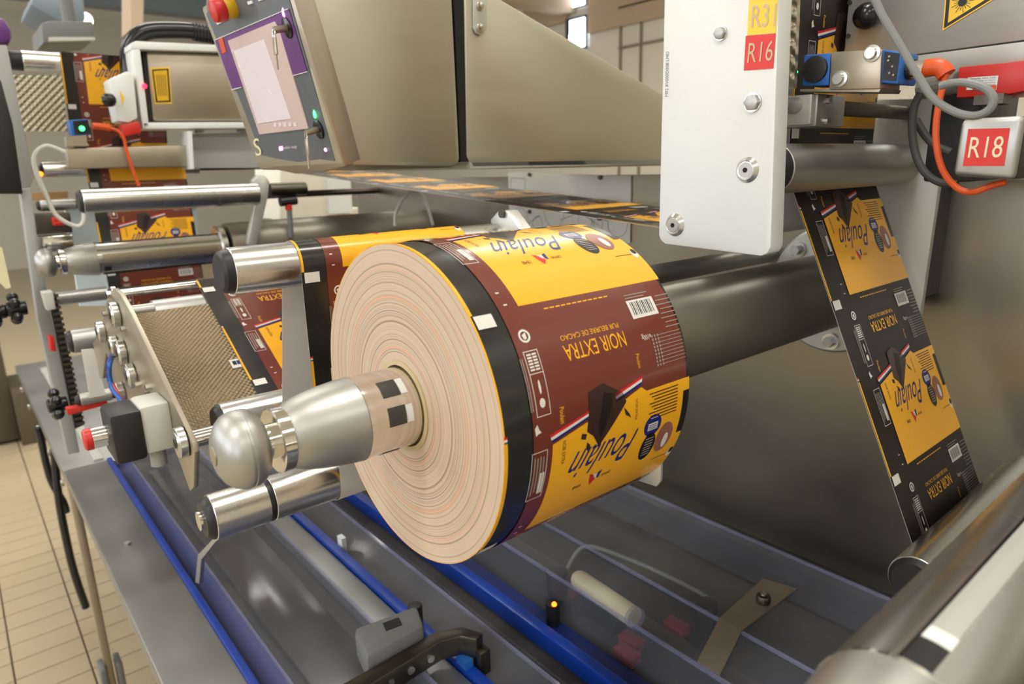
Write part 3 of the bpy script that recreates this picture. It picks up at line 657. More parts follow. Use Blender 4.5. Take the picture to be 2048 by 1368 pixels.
MB().prism([P(a, b, X=XW) for a, b in ((1337, -260), (1328.7, 0), (1317.5, 470), (1321, 480), (1330, 488), (1522, 512), (1534, 507), (1541, 494), (1557.6, 0), (1572, -260))], (.026, 0, 0)).build('plate_body', 'white_paint', wpl, bevel=.0012)
def sticker(px, material, name): return MB().prism([P(a, b, X=XW-.0002) for a, b in px], (-.0005, 0, 0)).build(name, material, wpl)
sticker(((1499, -4), (1557, -10), (1552, 66), (1495, 71)), 'yellow', 'yellow_label'); sticker(((1492, 72), (1552, 67), (1547, 137), (1488, 141)), 'red_label', 'red_label')
def ptext(s, bl, br, tl, X, mt, parent, name='lettering'):
    B = P(*bl, X=X); return sign_text(parent, s, mt, B, P(*br, X=X)-B, P(*tl, X=X)-B, name)
ptext('R31', (1502, 56), (1550, 52), (1505, 11), XW-.0012, 'label_ink', wpl); ptext('R16', (1494, 126), (1544, 121), (1498, 86), XW-.0012, 'label_ink', wpl)
ptext('M92 RV000D008 LMD', (1336, 193), (1338, 103), (1330, 193), XW-.0004, 'mid_grey', wpl, 'engraving')
for px, py, r in ((1443, 67, 13), (1507, 205, 17)):
    c = P(px, py, X=XW); u = .00035*r*1.45
    b = MB().rod(XW-.0025, XW+.001, c.y, c.z, u*1.15, 24).build('washer', 'alu', wpl, smooth=True); MB().rod(XW-.0065, XW-.002, c.y, c.z, u, 6).build('hex_head', 'alu_satin', b, bevel=.0008)
for px, py in ((1495, 340), (1350, 450)):
    c = P(px, py, X=XW); b = MB().lathe([(XW-.0045, 0), (XW-.0045, .0092), (XW-.004, .0095), (XW-.0042, .0102), (XW-.0005, .0138), (XW+.001, .0138)], c.y, c.z, 40).build('cone_washer', 'alu', wpl, smooth=True)
    s_ = MB().rod(XW-.0050, XW-.003, c.y, c.z, .0082, 32).build('screw_head', 'alu_satin', b, smooth=True); MB().rod(XW-.0054, XW-.004, c.y, c.z, .0030, 6).build('hex_socket', 'dark_cavity', s_)
# ------------------------------------------------------------------ right-hand sensors, boxes, cables
bp_ = MB().prism([P(a, b, X=1.085) for a, b in ((1882, 196), (1877, 375), (1838, 645))]+[Vector((1.085, .462, -.2365)), Vector((1.085, .462, -.142))]+[P(a, b, X=1.085) for a, b in ((1650, 470), (1700, 200))], (.012, 0, 0)).build('bearing_plate', 'pale_plate', bevel=.002); yy = P(1877, 375, X=1.085).y; MB().box(1.096, XB, yy+.004, .421, -.2, -.033).build('shadow_filler', 'black_plastic', bp_); tag(bp_, 'pale steel bearing plate holding the grey roller beside the back panel', 'plate')  # black box added behind the plate to stand for its shadowed gap
t = thing('cross_rod', 'slim steel cross rod with clamp block behind the white plate', 'rod', (.85, .4255, .05))
c = P(1507, 205, X=XW); CY, CZ2 = c.y, c.z
MB().rod(.714, .80, CY, CZ2, .0098).build('rod_bar', 'alu_satin', t, smooth=True); MB().rod(.83, 1.086, CY, CZ2, .009).build('rear_rod', 'steel_dark', t, smooth=True)
MB().box(.785, .852, CY-.022, CY+.018, CZ2-.024, CZ2+.0115).build('clamp_block', 'alu_satin', t, bevel=.002); MB().box(.775, .79, CY-.02, CY+.016, CZ2-.022, CZ2+.0105).build('clamp_face', 'pale_plate', t, bevel=.002)
for dz in (-.018, .005): MB().cyl((.807, CY-.026, CZ2+dz), (.807, CY-.02, CZ2+dz), .0045, 10).build('clamp_screw', 'alu', t)
t = thing('mark_sensor', 'blue print mark sensor in a steel bracket with orange plug', 'sensor', P(1700, 178, X=.79))
XQ = .778
def sx(px, X, th, name, m, **k): return MB().prism([P(a, b, X=X) for a, b in px], (th, 0, 0)).build(name, m, t, **k)
sx(((1604, 172), (1608, 110), (1662, 106), (1657, 171)), XQ, .045, 'sensor_body', 'blue', bevel=.0015)
c = P(1631, 139, X=XQ); MB().lathe([(XQ-.004, 0), (XQ-.004, .0125), (XQ-.0035, .0140), (XQ+.001, .0140)], c.y, c.z, 36).build('lens_cap', 'black_plastic', t, smooth=True)
sx(((1657, 180), (1662, 104), (1764, 97), (1760, 178)), XQ-.003, .05, 'steel_bracket', 'warm_metal', bevel=.002); sx(((1600, 183), (1600, 178), (1762, 176), (1758, 184)), XQ, .05, 'bracket_foot', 'warm_metal')
sx(((1760, 166), (1764, 98), (1803, 103), (1796, 168)), XQ, .045, 'display_body', 'blue', bevel=.002); fc = sx(((1765, 160), (1769, 103), (1799, 107), (1792, 162)), XQ-.0008, .001, 'display_face', 'black_gloss')
for (x, y) in ((1680, 158), (1745, 107)): c = P(x, y, X=XQ-.003); MB().lathe([(XQ-.010, 0), (XQ-.010, .0055), (XQ-.0055, .006), (XQ-.005, .0085), (XQ-.002, .0085)], c.y, c.z, 18).build('flange_bolt', 'alu', t, smooth=True)
for (x, y) in ((1779, 113), (1777, 121), (1785, 133), (1779, 146), (1787, 150)): c = P(x, y, X=XQ-.001); MB().rod(XQ-.002, XQ, c.y, c.z, .0011, 8).build('display_mark', 'ink_grey', fc)
MB().cyl(P(1796, 138, X=XQ+.02), P(1826, 139, X=XQ+.02), .010, 20).build('plug_socket', 'black_plastic', t); MB().cyl(P(1824, 139, X=XQ+.02), P(1850, 139, X=XQ+.02), .0085, 20).build('plug_ring', 'chrome', t)
MB().sphere(P(1593, 144, X=XQ+.01), .0018, 8).build('green_led', 'glow_green', t)
def cable(label, px, depth, r, m, name='cable', ax='X'):
    pts = [P(a, b, X=dd) if ax == 'X' else P(a, b, Y=dd) for (a, b), dd in zip(px, depth if isinstance(depth, (list, tuple)) else [depth]*len(px))]
    o = MB().tube(pts, r, 10).build(name, m, smooth=True); return tag(o, label, 'cable')
t = thing('orange_plug', 'bright orange angled plug with cable looping to the number box', 'plug', P(1870, 140, X=.80))
a = [P(x, y, X=.80) for x, y in ((1846, 138), (1868, 134), (1884, 138), (1893, 150))]; MB().tube(a, .0085, 14).build('plug_body', 'orange', t, smooth=True)
MB().tube([P(x, y, X=.80) for x, y in ((1892, 148), (1880, 195), (1872, 250), (1874, 300), (1888, 345), (1915, 376), (1945, 384), (1985, 371), (2012, 364))], .0032, 10).build('plug_cable', 'orange', t, smooth=True)
cable('light grey cable dropping from above and looping past the red switch', [(1738, -30), (1762, 25), (1800, 90), (1835, 150), (1865, 195), (1905, 222), (1945, 232), (1975, 222), (1987, 200), (1972, 178), (1935, 166), (1905, 166), (1880, 172)], .70, .0035, 'cable_grey')
cable('dark grey cable hanging in a loop beside the bearing plate', [(1842, 185), (1828, 215), (1824, 260), (1832, 310), (1850, 345), (1880, 365), (1915, 368)], .85, .0042, 'cable_dark')
cable('second dark grey cable curving behind the orange one', [(1832, 240), (1850, 270), (1872, 292), (1902, 305)], .87, .0045, 'cable_dark')
t = thing('laser_cover', 'brushed metal laser cover with black ball knob and warning triangle', 'cover', (.95, .2, .10))
LXc = .93
MB().box(LXc, LXc+.15, -.5, .448, .119, .52).build('cover_box', 'steel_panel', t, bevel=.002); MB().box(LXc-.004, LXc+.15, -.5, .385, .092, .117).build('lower_rail', 'pale_plate', t, bevel=.001)
c = P(1733, 32, X=LXc-.012); k = MB().sphere((LXc-.012, c.y, c.z), .0155, 28).build('ball_knob', 'black_gloss', t, smooth=True); MB().rod(LXc-.006, LXc+.002, c.y, c.z, .006).build('knob_stem', 'alu', k)
tri = [P(x, y, X=LXc-.0004) for x, y in ((1885, 62), (1896, -60), (2022, -22))]; MB().prism(tri, (-.0008, 0, 0)).build('warning_triangle', 'yellow', t)
cen = sum(tri, Vector())/3
def lerp_tri(f): return [cen+(p-cen)*f+Vector((-.001, 0, 0)) for p in tri]
o_, i_ = lerp_tri(.93), lerp_tri(.76); m = MB()
for j in range(3): m.add([o_[j], o_[(j+1) % 3], i_[(j+1) % 3], i_[j]], [(0, 1, 2, 3)])
m.mi = [0]*3; m.build('black_border', 'black_plastic', t)
sc_ = P(1925, 4, X=LXc-.0015); m = MB()
for j in range(18):
    a = 2*math.pi*j/18; l = .0115 if j % 2 else .0085; e = Vector((0, math.cos(a), math.sin(a))); n_ = Vector((0, -math.sin(a), math.cos(a)))*.0003; m.add([sc_+e*.004-n_, sc_+e*l-n_, sc_+e*l+n_, sc_+e*.004+n_], [(0, 1, 2, 3)])
m.add([sc_+Vector((0, math.cos(a*.5), math.sin(a*.5)))*.0045 for a in range(13)], [tuple(range(13))]); m.mi = [0]*len(m.f); m.build('laser_burst', 'black_plastic', t)
for px, py in ((1700, 5), (1697, 72)): c = P(px, py, X=LXc); MB().rod(LXc-.002, LXc+.001, c.y, c.z, .0028, 10).build('cover_screw', 'steel_dark', t)
t = thing('interlock_switch', 'red safety interlock switch with white caution sticker above the number box', 'switch', (.90, .27, .055))
MB().prism([P(x, y, X=.88) for x, y in ((1912, 196), (1917, 134), (2005, 126), (2070, 118), (2070, 178), (2012, 190))], (.06, 0, 0)).build('switch_body', 'red', t, bevel=.002)
MB().prism([P(x, y, X=.8795) for x, y in ((1933, 180), (1936, 155), (1997, 151), (1993, 180))], (-.0006, 0, 0)).build('caution_sticker', 'white_paint', t)
MB().prism([P(x, y, X=.8785) for x, y in ((1945, 180), (1946, 172), (1993, 170), (1992, 179))], (-.0005, 0, 0)).build('orange_patch', 'orange', t)
for k, w in enumerate(('Do not defeat', 'move or bypass this', 'interlock. Severe injury', 'personnel could result')):
    ptext(w, (1990, 154+k*4.4), (1940, 157+k*4.4), (1990, 157+k*4.4), .8782, 'ink_black', t)
MB().box(.87, .90, .248, .275, .052, .062).build('switch_tongue', 'steel_dark', t); MB().cyl((.9, .30, .08), (.92, .345, .078), .012, 16).build('cable_gland', 'cable_grey', t)
t = thing('number_box', 'brushed square tube end with red R18 label beside the orange cable', 'box', (.76, .22, -.03))
c0 = [P(x, y, X=.75) for x, y in ((1904, 352), (1922, 238), (2048, 231), (2026, 360))]
ys = (min(p.y for p in c0), max(p.y for p in c0)); zs = (min(p.z for p in c0), max(p.z for p in c0))
MB().prism(c0, (.012, 0, 0)).build('tube_cap', 'alu_satin', t, bevel=.005, seg=3); MB().prism([p+Vector((.011, 0, 0)) for p in c0], (.384, 0, 0)).build('tube_body', 'steel_dark', t, bevel=.004)
MB().prism([P(x, y, X=.7495) for x, y in ((1926, 332), (1937, 258), (2020, 256), (2008, 332))], (-.0006, 0, 0)).build('red_label', 'red_label', t); ptext('R18', (1935, 316), (2002, 315), (1942, 274), .7484, 'tape_cream', t)
o = MB().box(.95, 1.08, .29, .345, -.03, .09).build('brush_block', 'black_plastic', bevel=.004); tag(o, 'black ribbed block under the laser cover beside the cables', 'block')
# ------------------------------------------------------------------ operator console
HY = .90
p0 = P(690, 335, Y=HY); p1 = P(585, 0, Y=HY); tv = (p1-p0).normalized(); hn = tv.cross(Vector((0, 1, 0))).normalized()
if hn.x > 0: hn = -hn
def HM(px, py, lift=0):
    d_ = ray(px, py); return d_*(p0.dot(hn)/d_.dot(hn))+hn*lift
hm = thing('operator_console', 'grey and purple touch screen console with red emergency button above the film', 'console', p0+Vector((.15, .15, 0)))
MB().prism([HM(a, b) for a, b in ((690, 335), (640, 346), (590, 349), (548, 340), (517, 322), (508, 300), (410, 15), (412, -60), (560, -90))], -hn*.03).build('bezel', 'warm_metal', hm, bevel=.004)
def hp(name, m, px, lift=.0008, th=.0008, parent=None): return MB().prism([HM(a, b, lift) for a, b in px], -hn*(th+.001)).build(name, m, parent or hm)
hp('grey_panel', 'hmi_grey', ((672, 322), (640, 318), (600, 324), (560, 318), (524, 310), (414, 28), (432, -5), (462, -60), (570, -60), (580, 0)), .001)
hp('purple_panel', 'purple', ((432, 80), (580, 17), (617, 143), (467, 178)), .002)
scn = hp('touch_screen', 'screen', ((459, 81), (553, 42), (562, 58), (620, 256), (522, 268)), .003); hp('screen_window', 'screen_light', ((472, 101), (533, 77), (587, 236), (520, 246)), .004, parent=scn)
for i in range(5): hp('screen_key', 'screen_light', ((553+i*10, 252), (558+i*10, 251), (556.5+i*10, 244), (551.5+i*10, 245)), .004, parent=scn)
hp('white_tag', 'white_paint', ((430, 31), (452, 22), (464, 36), (438, 49)), .003); hp('orange_tag', 'orange', ((440, 78), (448, 74), (456, 103), (448, 107)), .003)
hp('white_line', 'white_paint', ((432, 79), (580, 16), (580.3, 17.5), (432.3, 80.5)), .003); hp('lower_line', 'white_paint', ((588, 150), (618, 142), (618.3, 143.5), (588.3, 151.5)), .003); hp('left_line', 'white_paint', ((466, 178), (486, 173), (486.3, 174.5), (466.3, 179.5)), .003)
c = HM(470, 16, .0); b = MB().cyl(c, c+hn*.018, .0135, 24).build('stop_collar', 'yellow_dark', hm, bevel=.001); MB().cyl(c+hn*.016, c+hn*.034, .0155, 24).build('stop_button', 'red', b, bevel=.003)
for (x, y, led) in ((578, 55, 'glow_pink'), (640, 258, 'glow_green')):
    c = HM(x, y); lk = MB().cyl(c, c+hn*.004, .013, 24).build('key_switch', 'black_gloss', hm, bevel=.001); MB().cyl(c+hn*.003, c+hn*.022, .0045, 12).build('key_bow', 'warm_metal', lk)
    e_ = c+hn*.022; dn = Vector((0, 0, -1)); MB().box(e_.x-.0012, e_.x+.0012, e_.y-.005, e_.y+.005, e_.z-.03, e_.z-.008).build('hanging_key', 'warm_metal', lk, bevel=.0008); MB().box(e_.x-.001, e_.x+.001, e_.y-.002, e_.y+.002, e_.z-.048, e_.z-.029).build('key_blade', 'warm_metal', lk)
    MB().tube([e_+Vector((0, .004*math.cos(a), -.004+.005*math.sin(a))) for a in [i*math.pi/4 for i in range(9)]], .0008, 6, 2).build('key_ring', 'chrome', lk)
    q = HM(x-9, y-31, .001); MB().sphere(q, .004, 10, (.6, .8, 1.6)).build('status_light', led, lk)
q = HM(653, 299, .001); MB().sphere(q, .003, 8).build('pink_light', 'glow_pink', hm)
B = HM(568, 300, .0025); sign_text(hm, 'molen may', 'screen_light', B, HM(597, 297, .0025)-B, HM(567, 292, .0025)-B)
B = HM(515, 312, .0025); sign_text(hm, 'S', 'tape_cream', B, HM(527, 309, .0025)-B, HM(508, 278, .0025)-B)
[hp('white_symbol', 'white_paint', ((x, y), (x+9, y-3), (x+7, y-9), (x-2, y-6)), .003) for x, y in ((500, 9), (521, 2))]
hp('brand_spot', 'glow_pink', ((561, 301), (567, 300), (566, 292), (560, 293)), .002)
MB().prism([P(a, b, Y=HY) for a, b in ((688, 332), (558, -90), (900, -90), (906, 0), (921, 318), (917, 331), (905, 335))], (0, .33, 0)).build('console_body', 'steel_housing', hm, bevel=.006)
ar = thing('console_arm', 'sloping stainless arm housing reaching from the console to the back panel', 'housing', P(1120, 335, Y=HY))
MB().prism([P(a, b, Y=HY) for a, b in ((934, 312), (927, -90), (870+60, -90), (950, -90), (1003, 0), (1328, 190), (1420, 246), (1420, 329), (945, 336))], (0, .30, 0)).build('arm_shell', 'steel_housing', ar, bevel=.004)
MB().box(P(918, 200, Y=HY).x, P(938, 200, Y=HY).x, HY+.002, HY+.28, .012, .33).build('gap_shade', 'dark_cavity', ar)  # near-black block gives the gap beside the console its shade as colour
s_ = MB().prism([P(a, b, Y=HY-.001) for a, b in ((944, -40), (972, -40), (971, 58), (966, 67), (958, 71), (950, 67), (945, 58))], (0, -.003, 0)).build('hinge_strap', 'pale_plate', ar, bevel=.0008)
for y_ in (12, 56): c = P(959, y_, Y=HY-.004); MB().cyl(c, c+Vector((0, -.003, 0)), .0065, 16).build('rivet', 'alu', s_, bevel=.001)
MB().box(P(940, 335, Y=HY).x, 1.135, HY, HY+.3, .0012, .0105).build('under_tray', 'pale_plate', ar)
# ------------------------------------------------------------------ splicing table
ev = Vector((0, -.862, -.507)); tn = Vector((0, -.507, .862)); to = Vector((.301, 1.161, -.1712))
def TB(x, s, h=0): return Vector((x, 0, 0))+Vector((0, to.y, to.z))+ev*s+tn*h
tb = thing('splicing_table', 'sloped splicing table with brown dimpled sheet, disc rollers and side plate', 'table', TB(.3, .2, -.06))
m = MB(); m.v = [TB(x, s, h) for h in (0, -.004) for x in (.190, .56) for s in (.045, .315)]; m.f = [(0, 1, 3, 2), (4, 6, 7, 5), (0, 4, 5, 1), (2, 3, 7, 6), (0, 2, 6, 4), (1, 5, 7, 3)]
m.uv = [(v.x, (v-to).dot(ev)) for v in m.v]; m.build('dimpled_sheet', 'dimple_sheet', tb)
MB().lathe([(.226, 0), (.226, .026), (.228, .028), (.56, .028), (.56, 0)], TB(.3, .028, -.0285).y, TB(.3, .028, -.0285).z, 48).build('nose_roller', 'alu_satin', tb, smooth=True)
c = TB(.2, .028, -.0285); MB().rod(.186, .228, c.y, c.z, .012).build('nose_axle', 'chrome', tb, smooth=True); MB().rod(.196, .206, c.y, c.z, .017).build('axle_collar', 'chrome', tb, smooth=True)
MB().box(.19, .56, c.y-.01, c.y+.02, c.z-.05, c.z-.03).build('cross_beam', 'alu_satin', tb)
XS = .180
sp2 = MB().prism([P(a, b, X=XS) for a, b in ((212, 604), (216, 588), (228, 577), (240, 588), (262, 628), (384, 884), (389, 905), (387, 975), (380, 982), (374, 965), (350, 900), (326, 852), (300, 838), (262, 806), (238, 800), (224, 735), (212, 705), (205, 757), (200, 758), (186, 686), (206, 650))], (.006, 0, 0)).build('side_plate', 'warm_metal', tb, bevel=.0006)
def disc(px, py, r, w=.012):
    c_ = P(px, py, X=XS); d_ = MB().lathe([(XS-w, 0), (XS-w, r*.7), (XS-w+.001, r*.75), (XS-w+.001, r*.95), (XS-w+.002, r), (XS-.002, r), (XS-.002, r*.6), (XS+.001, r*.6)], c_.y, c_.z, 32).build('end_disc', 'alu', sp2, smooth=True)
    MB().rod(XS-w-.001, XS-w+.001, c_.y, c_.z, r*.3, 16).build('disc_hub', 'steel_dark', d_)
    MB().rod(XS+.004, .55, c_.y, c_.z, r*.55, 20).build('cross_bar', 'alu_satin', tb, smooth=True) if r > .018 and px != 372 else None
for a in ((238, 628, .019), (209, 662, .018), (236, 690, .016), (251, 703, .019), (270, 750, .019), (248, 783, .017), (372, 882, .019)): disc(*a)
for px, py in ((215, 627), (252, 657), (281, 768), (302, 773), (301, 787)): c = P(px, py, X=XS); MB().rod(XS-.007, XS+.001, c.y, c.z, .005, 6).build('plate_screw', 'alu', sp2)
MB().tube([TB(.189, s, .002+.0012*(i % 2)) for i, s in enumerate([.046+.0055*k for k in range(49)])], .0022, 6, 2).build('white_edging', 'cable_white', tb, smooth=True)
c = P(226, 590, Y=1.18); MB().rod(P(213, 592, Y=1.18).x, .56, c.y, c.z+.001, .0058, 20).build('top_rod', 'chrome', tb, smooth=True); MB().rod(c.x-.002, c.x+.004, c.y, c.z, .013, 24).build('rod_disc', 'alu', tb, smooth=True)
c = P(372, 882, X=XS); MB().rod(XS+.005, .2228, c.y, c.z, .011, 24).build('lower_shaft', 'chrome', tb, smooth=True)
MB().rod(.555, XB, 1.02, -.31, .02).build('support_arm', 'steel_dark', tb); MB().box(.548, .56, .92, 1.16, -.36, -.18).build('far_side_plate', 'warm_metal', tb)
t2 = TB(.285, .195, .0006); m = MB().prism([TB(.288, .178, .0005), TB(.303, .178, .0005), TB(.303, .196, .0005), TB(.288, .196, .0005)], tn*.0006).build('white_sticker', 'white_paint', tb)
MB().prism([TB(.291, .182, .0012), TB(.296, .182, .0012), TB(.296, .190, .0012), TB(.291, .190, .0012)], tn*.0004).build('sticker_symbol', 'ink_black', m); MB().prism([TB(.297, .182, .0012), TB(.301, .182, .0012), TB(.301, .190, .0012), TB(.297, .190, .0012)], tn*.0004).build('sticker_mark', 'ink_blue', m)
t = thing('push_button_box', 'black and grey push button box with red button on the splicing table side', 'button box', P(270, 925, Y=.9))
za, zb = P(290, 920, Y=.9).z, P(290, 818, Y=.9).z
MB().box(.112, .148, .9, .965, za, zb).build('black_cover', 'black_plastic', t, bevel=.006); MB().box(.146, .181, .903, .962, za+.004, zb+.002).build('grey_base', 'grey_plastic', t, bevel=.005)
zc = (za+zb)/2; MB().rod(.094, .114, .932, zc, .013, 24).build('button_collar', 'chrome', t, smooth=True); MB().lathe([(.086, 0), (.086, .011), (.088, .0135), (.095, .0135), (.095, 0)], .932, zc, 24).build('red_button', 'red', t, smooth=True)
MB().rod(.155, .165, .93, za-.012, .0, 8) if False else MB().cyl((.163, .93, za+.004), (.163, .93, za-.022), .010, 16).build('cable_gland', 'grey_frame', t, smooth=True)
t = thing('air_hose_pair', 'bright blue air hoses with a red one arching beside the side plate', 'hose', P(225, 810, X=.17))
MB().tube([P(a, b, X=xx) for a, b, xx in ((224, 708, .178), (218, 726, .163), (217, 752, .1605), (224, 778, .1605), (236, 794, .1605), (250, 812, .158))], .0032, 10).build('blue_hose', 'rail_blue', t, smooth=True); MB().tube([P(a, b, X=xx) for a, b, xx in ((226, 712, .178), (220, 730, .1625), (220, 752, .161), (228, 780, .161), (248, 808, .158))], .003, 10).build('second_blue_hose', 'blue', t, smooth=True)
MB().tube([P(a, b, X=.163) for a, b in ((222, 758), (232, 778), (250, 806))], .0018, 8).build('red_wire', 'red', t, smooth=True)
o = MB().prism([P(a, b, X=.24) for a, b in ((390, 1165), (395, 1110), (428, 1075), (432, 1082), (402, 1120), (398, 1168))], (.007, 0, 0)).build('bent_strap', 'alu_satin', bevel=.001); tag(o, 'bent pale metal strap hanging below the short silver roller', 'strap')
tq = [P(a, b, X=.5333) for a, b in ((1322, 915), (1321, 962), (1312, 974), (1276, 962))]; cq = Vector((.5333, AY, AZ)); dq = (sum(tq, Vector())/4-cq).normalized(); nq = Vector((0, -dq.z, dq.y))*.03; nq = nq if nq.dot(tq[0]-tq[3]) > 0 else -nq
o = MB().prism([cq+dq*.0365-nq, cq+dq*.0365+nq]+tq, (.004, 0, 0)).build('core_stop_plate', 'pale_plate', bevel=.001); tag(o, 'pale stop plate showing below the rear of the big roll', 'plate')
m = MB().prism([P(a, b, X=.765) for a, b in ((1566, -40), (1597, -40), (1588, 176), (1556, 178))], (.006, 0, 0)); m.uv = [(v.y, v.z) for v in m.v]; o = m.build('embossed_strip', 'dimple_sheet_pale'); tag(o, 'embossed steel strip between the white plate and the printed film', 'strip'); MB().box(.7152, .77, .452, .47, .10, .13).build('strip_bracket', 'steel_dark', o)
# ------------------------------------------------------------------ far unwind station on the left
def D(px, py, Y): return P(px, py, Y=Y)
def pxr(n, px, py, Y): return n*(P(px, py, Y=Y).dot(fw))/FPX
def rollY(label, a, b, Y, rp, **k):
    A = P(*a, Y=Y); B = P(*b, Y=Y); k.setdefault('axle', True); return roller(label, A.x, B.x, Y, A.z, pxr(rp, *a, Y), **k)
o = plateY('light_panel', ((128, 402), (392, 384), (402, 610), (160, 612)), 2.14, .02, 'light_blue_panel'); c = P(260, 600, Y=2.15); MB().box(c.x-.02, c.x+.02, 2.142, 2.158, DZ-.008, c.z+.02).build('panel_stand', 'steel_dark', o); tag(o, 'pale blue flat panel behind the far printed film', 'panel')
t = thing('far_film', 'far vertical printed film passing behind the empty far mandrel', 'film', (.417, 2.02, -.44))
fp = belt([('p', 2.03, .06), ('p', 2.0, -.20), ('p', 1.98, -.46)]); film_sheet(t, fp, RX0, ('film_black', 'film_white')); q = P(205, 560, X=.301); film_print(t, fp, RX0, fp.near(q.y, q.z)-.02, .001, fp.L-.001, brown=True)
t = thing('upper_far_film', 'upper far printed film hanging beside the laser unit', 'film', (.417, 2.12, .02))
a = P(118, 103, X=.301); b = P(150, 330, X=.301); fp = belt([('p', a.y, a.z), ('p', b.y, b.z)]); film_sheet(t, fp, RX0, ('film_black', 'film_white')); film_print(t, fp, RX0, .13, .001, fp.L-.001, brown=True)
rollY('silver roller above the pale dimpled sheet on the far station', (44, 122), (125, 122), 2.18, 20, capw=.03)
rollY('silver roller under the grey laser beam', (86, 340), (395, 330), 2.06, 15)
r1 = rollY('long silver roller in front of the far film with swing arm', (164, 403), (513, 382), 1.75, 24, axle=False)
MB().prism([P(a, b, Y=1.75) for a, b in ((505, 362), (516, 350), (530, 350), (540, 364), (536, 395), (514, 492), (496, 490), (498, 470), (512, 400))], (0, .0225, 0)).build('swing_arm', 'pale_plate', r1, bevel=.003)
c = P(540, 380, Y=1.76); MB().rod(c.x, P(612, 378, Y=1.76).x, 1.765, c.z, .017).build('dark_shaft', 'steel_dark', r1, smooth=True)
rollY('grey roller below the pale blue panel', (112, 598), (215, 592), 1.95, 14, body='alu_satin'); rollY('short grey roller beside the red tipped stub', (144, 683), (190, 672), 1.6, 24, body='alu_satin')
rollY('grey roller behind the push button box', (160, 800), (222, 788), 1.5, 13, body='alu_satin'); rollY('silver roller beneath the wooden strip', (80, 412), (150, 408), 2.1, 11, body='alu_satin')
m = MB(); q = [P(a, b, Y=2.13) for a, b in ((27, 150), (124, 150), (135, 262), (48, 262))]; m.prism(q, (0, .01, 0)); m.uv = [(v.x, v.z) for v in m.v]; o = m.build('dimpled_plate', 'dimple_sheet_pale'); tag(o, 'pale dimpled metal sheet on the far station', 'sheet')
o = plateY('side_frame', ((-30, 90), (14, 90), (40, 220), (68, 355), (58, 380), (40, 385), (18, 240), (-30, 100)), 2.0, .05, 'grey_frame', bevel=.003); tag(o, 'pale grey upright frame plate at the far station edge', 'frame')
o = plateY('black_guard_panel', ((-40, 150), (2, 160), (26, 250), (46, 388), (-40, 388)), 1.872, .03, 'black_plastic', bevel=.003); tag(o, 'black perforated guard panel beside the pale upright frame', 'panel')
o = plateY('upright_beam', ((40, 380), (62, 375), (78, 500), (100, 620), (160, 905), (136, 910), (76, 640), (56, 500)), 1.90, .05, 'grey_frame', bevel=.003); tag(o, 'slanted grey upright beam rising from the far deck', 'beam')
t = thing('toothed_rack', 'black toothed rack rail beside the grey upright beam', 'rack', P(160, 850, Y=1.7))
q = [P(a, b, Y=1.75) for a, b in ((96, 590), (112, 588), (168, 850), (150, 858))]; MB().prism(q, (0, .015, 0)).build('rack_bar', 'black_plastic', t)
for k in range(24): c = q[1].lerp(q[2], k/24+.01)*.55+q[0].lerp(q[3], k/24+.01)*.45; MB().box(c.x-.006, c.x+.010, 1.742, 1.752, c.z-.003, c.z+.003).build('tooth', 'steel_dark', t)
o = plateY('rack_cap', ((84, 586), (106, 583), (112, 618), (94, 622)), 1.73, .04, 'grey_plastic', bevel=.002); tag(o, 'small pale cap on top of the toothed rack', 'cap')
o = plateY('red_tipped_stub', ((98, 672), (108, 674), (113, 704), (101, 702)), 1.74, .03, 'red', bevel=.002); tag(o, 'red block beside the toothed rack', 'block')
o = plateY('red_strip', ((133, 818), (215, 803), (216, 809), (136, 831)), 1.495, .02, 'red', bevel=.001); tag(o, 'red strip beneath the grey roller behind the button box', 'strip')
for (x, y, Y, lb) in ((30, 618, 1.85, 'black star knob beside the upright beam'), (-12, 625, 1.85, 'black star knob at the cabinet side'), (112, 810, 1.745, 'black star knob at the foot of the toothed rack')):
    c = P(x, y, Y=Y); t = thing('star_knob', lb, 'knob', c+Vector((0, 0, -.04)), 'black star knobs'); MB().cyl(c+Vector((-.016, 0, 0)), c+Vector((.022, 0, 0)), .016, 16).build('knob_hub', 'black_gloss', t, bevel=.003)
    for k in range(5): a = 2*math.pi*k/5; MB().sphere(c+Vector((.0, .026*math.cos(a), .026*math.sin(a))), .012, 10).build('lobe', 'black_gloss', t, smooth=True)
o = MB().prism([P(a, b, Z=DZ-.0085) for a, b in ((178, 862), (205, 858), (212, 878), (186, 884))], (0, 0, .002)).build('warning_label', 'yellow_dark'); tag(o, 'small yellow warning label behind the red button', 'label')
o = plateY('hanging_paper', ((-6, 492), (4, 495), (22, 575), (12, 578), (-6, 560)), 1.8, .002, 'tape_cream'); tag(o, 'cream paper strip hanging beside the knobs', 'paper')
o = plateY('wood_strip', ((58, 386), (136, 383), (136, 396), (60, 402)), 2.11, .02, 'wood'); tag(o, 'light wooden strip above the red clamps', 'strip')
t = thing('red_clamp', 'pair of small red clamps beside the pale blue panel', 'clamp', P(118, 455, Y=1.98)); plateY('clamp_jaw', ((105, 436), (125, 433), (128, 442), (106, 445)), 2.03, .035, 'red', t, bevel=.003); plateY('clamp_jaw', ((107, 443), (130, 441), (131, 450), (108, 452)), 2.03, .035, 'red', t, bevel=.003)
o = plateY('clamp_bar', ((68, 428), (140, 425), (146, 465), (72, 470)), 2.06, .04, 'steel_dark', bevel=.003); tag(o, 'dark steel bar behind the red clamps', 'bar')
o = plateY('chrome_tray', ((70, 474), (145, 468), (150, 500), (74, 508)), 2.04, .105, 'chrome', bevel=.004); tag(o, 'bright chrome tray with bolts below the red clamps', 'tray')
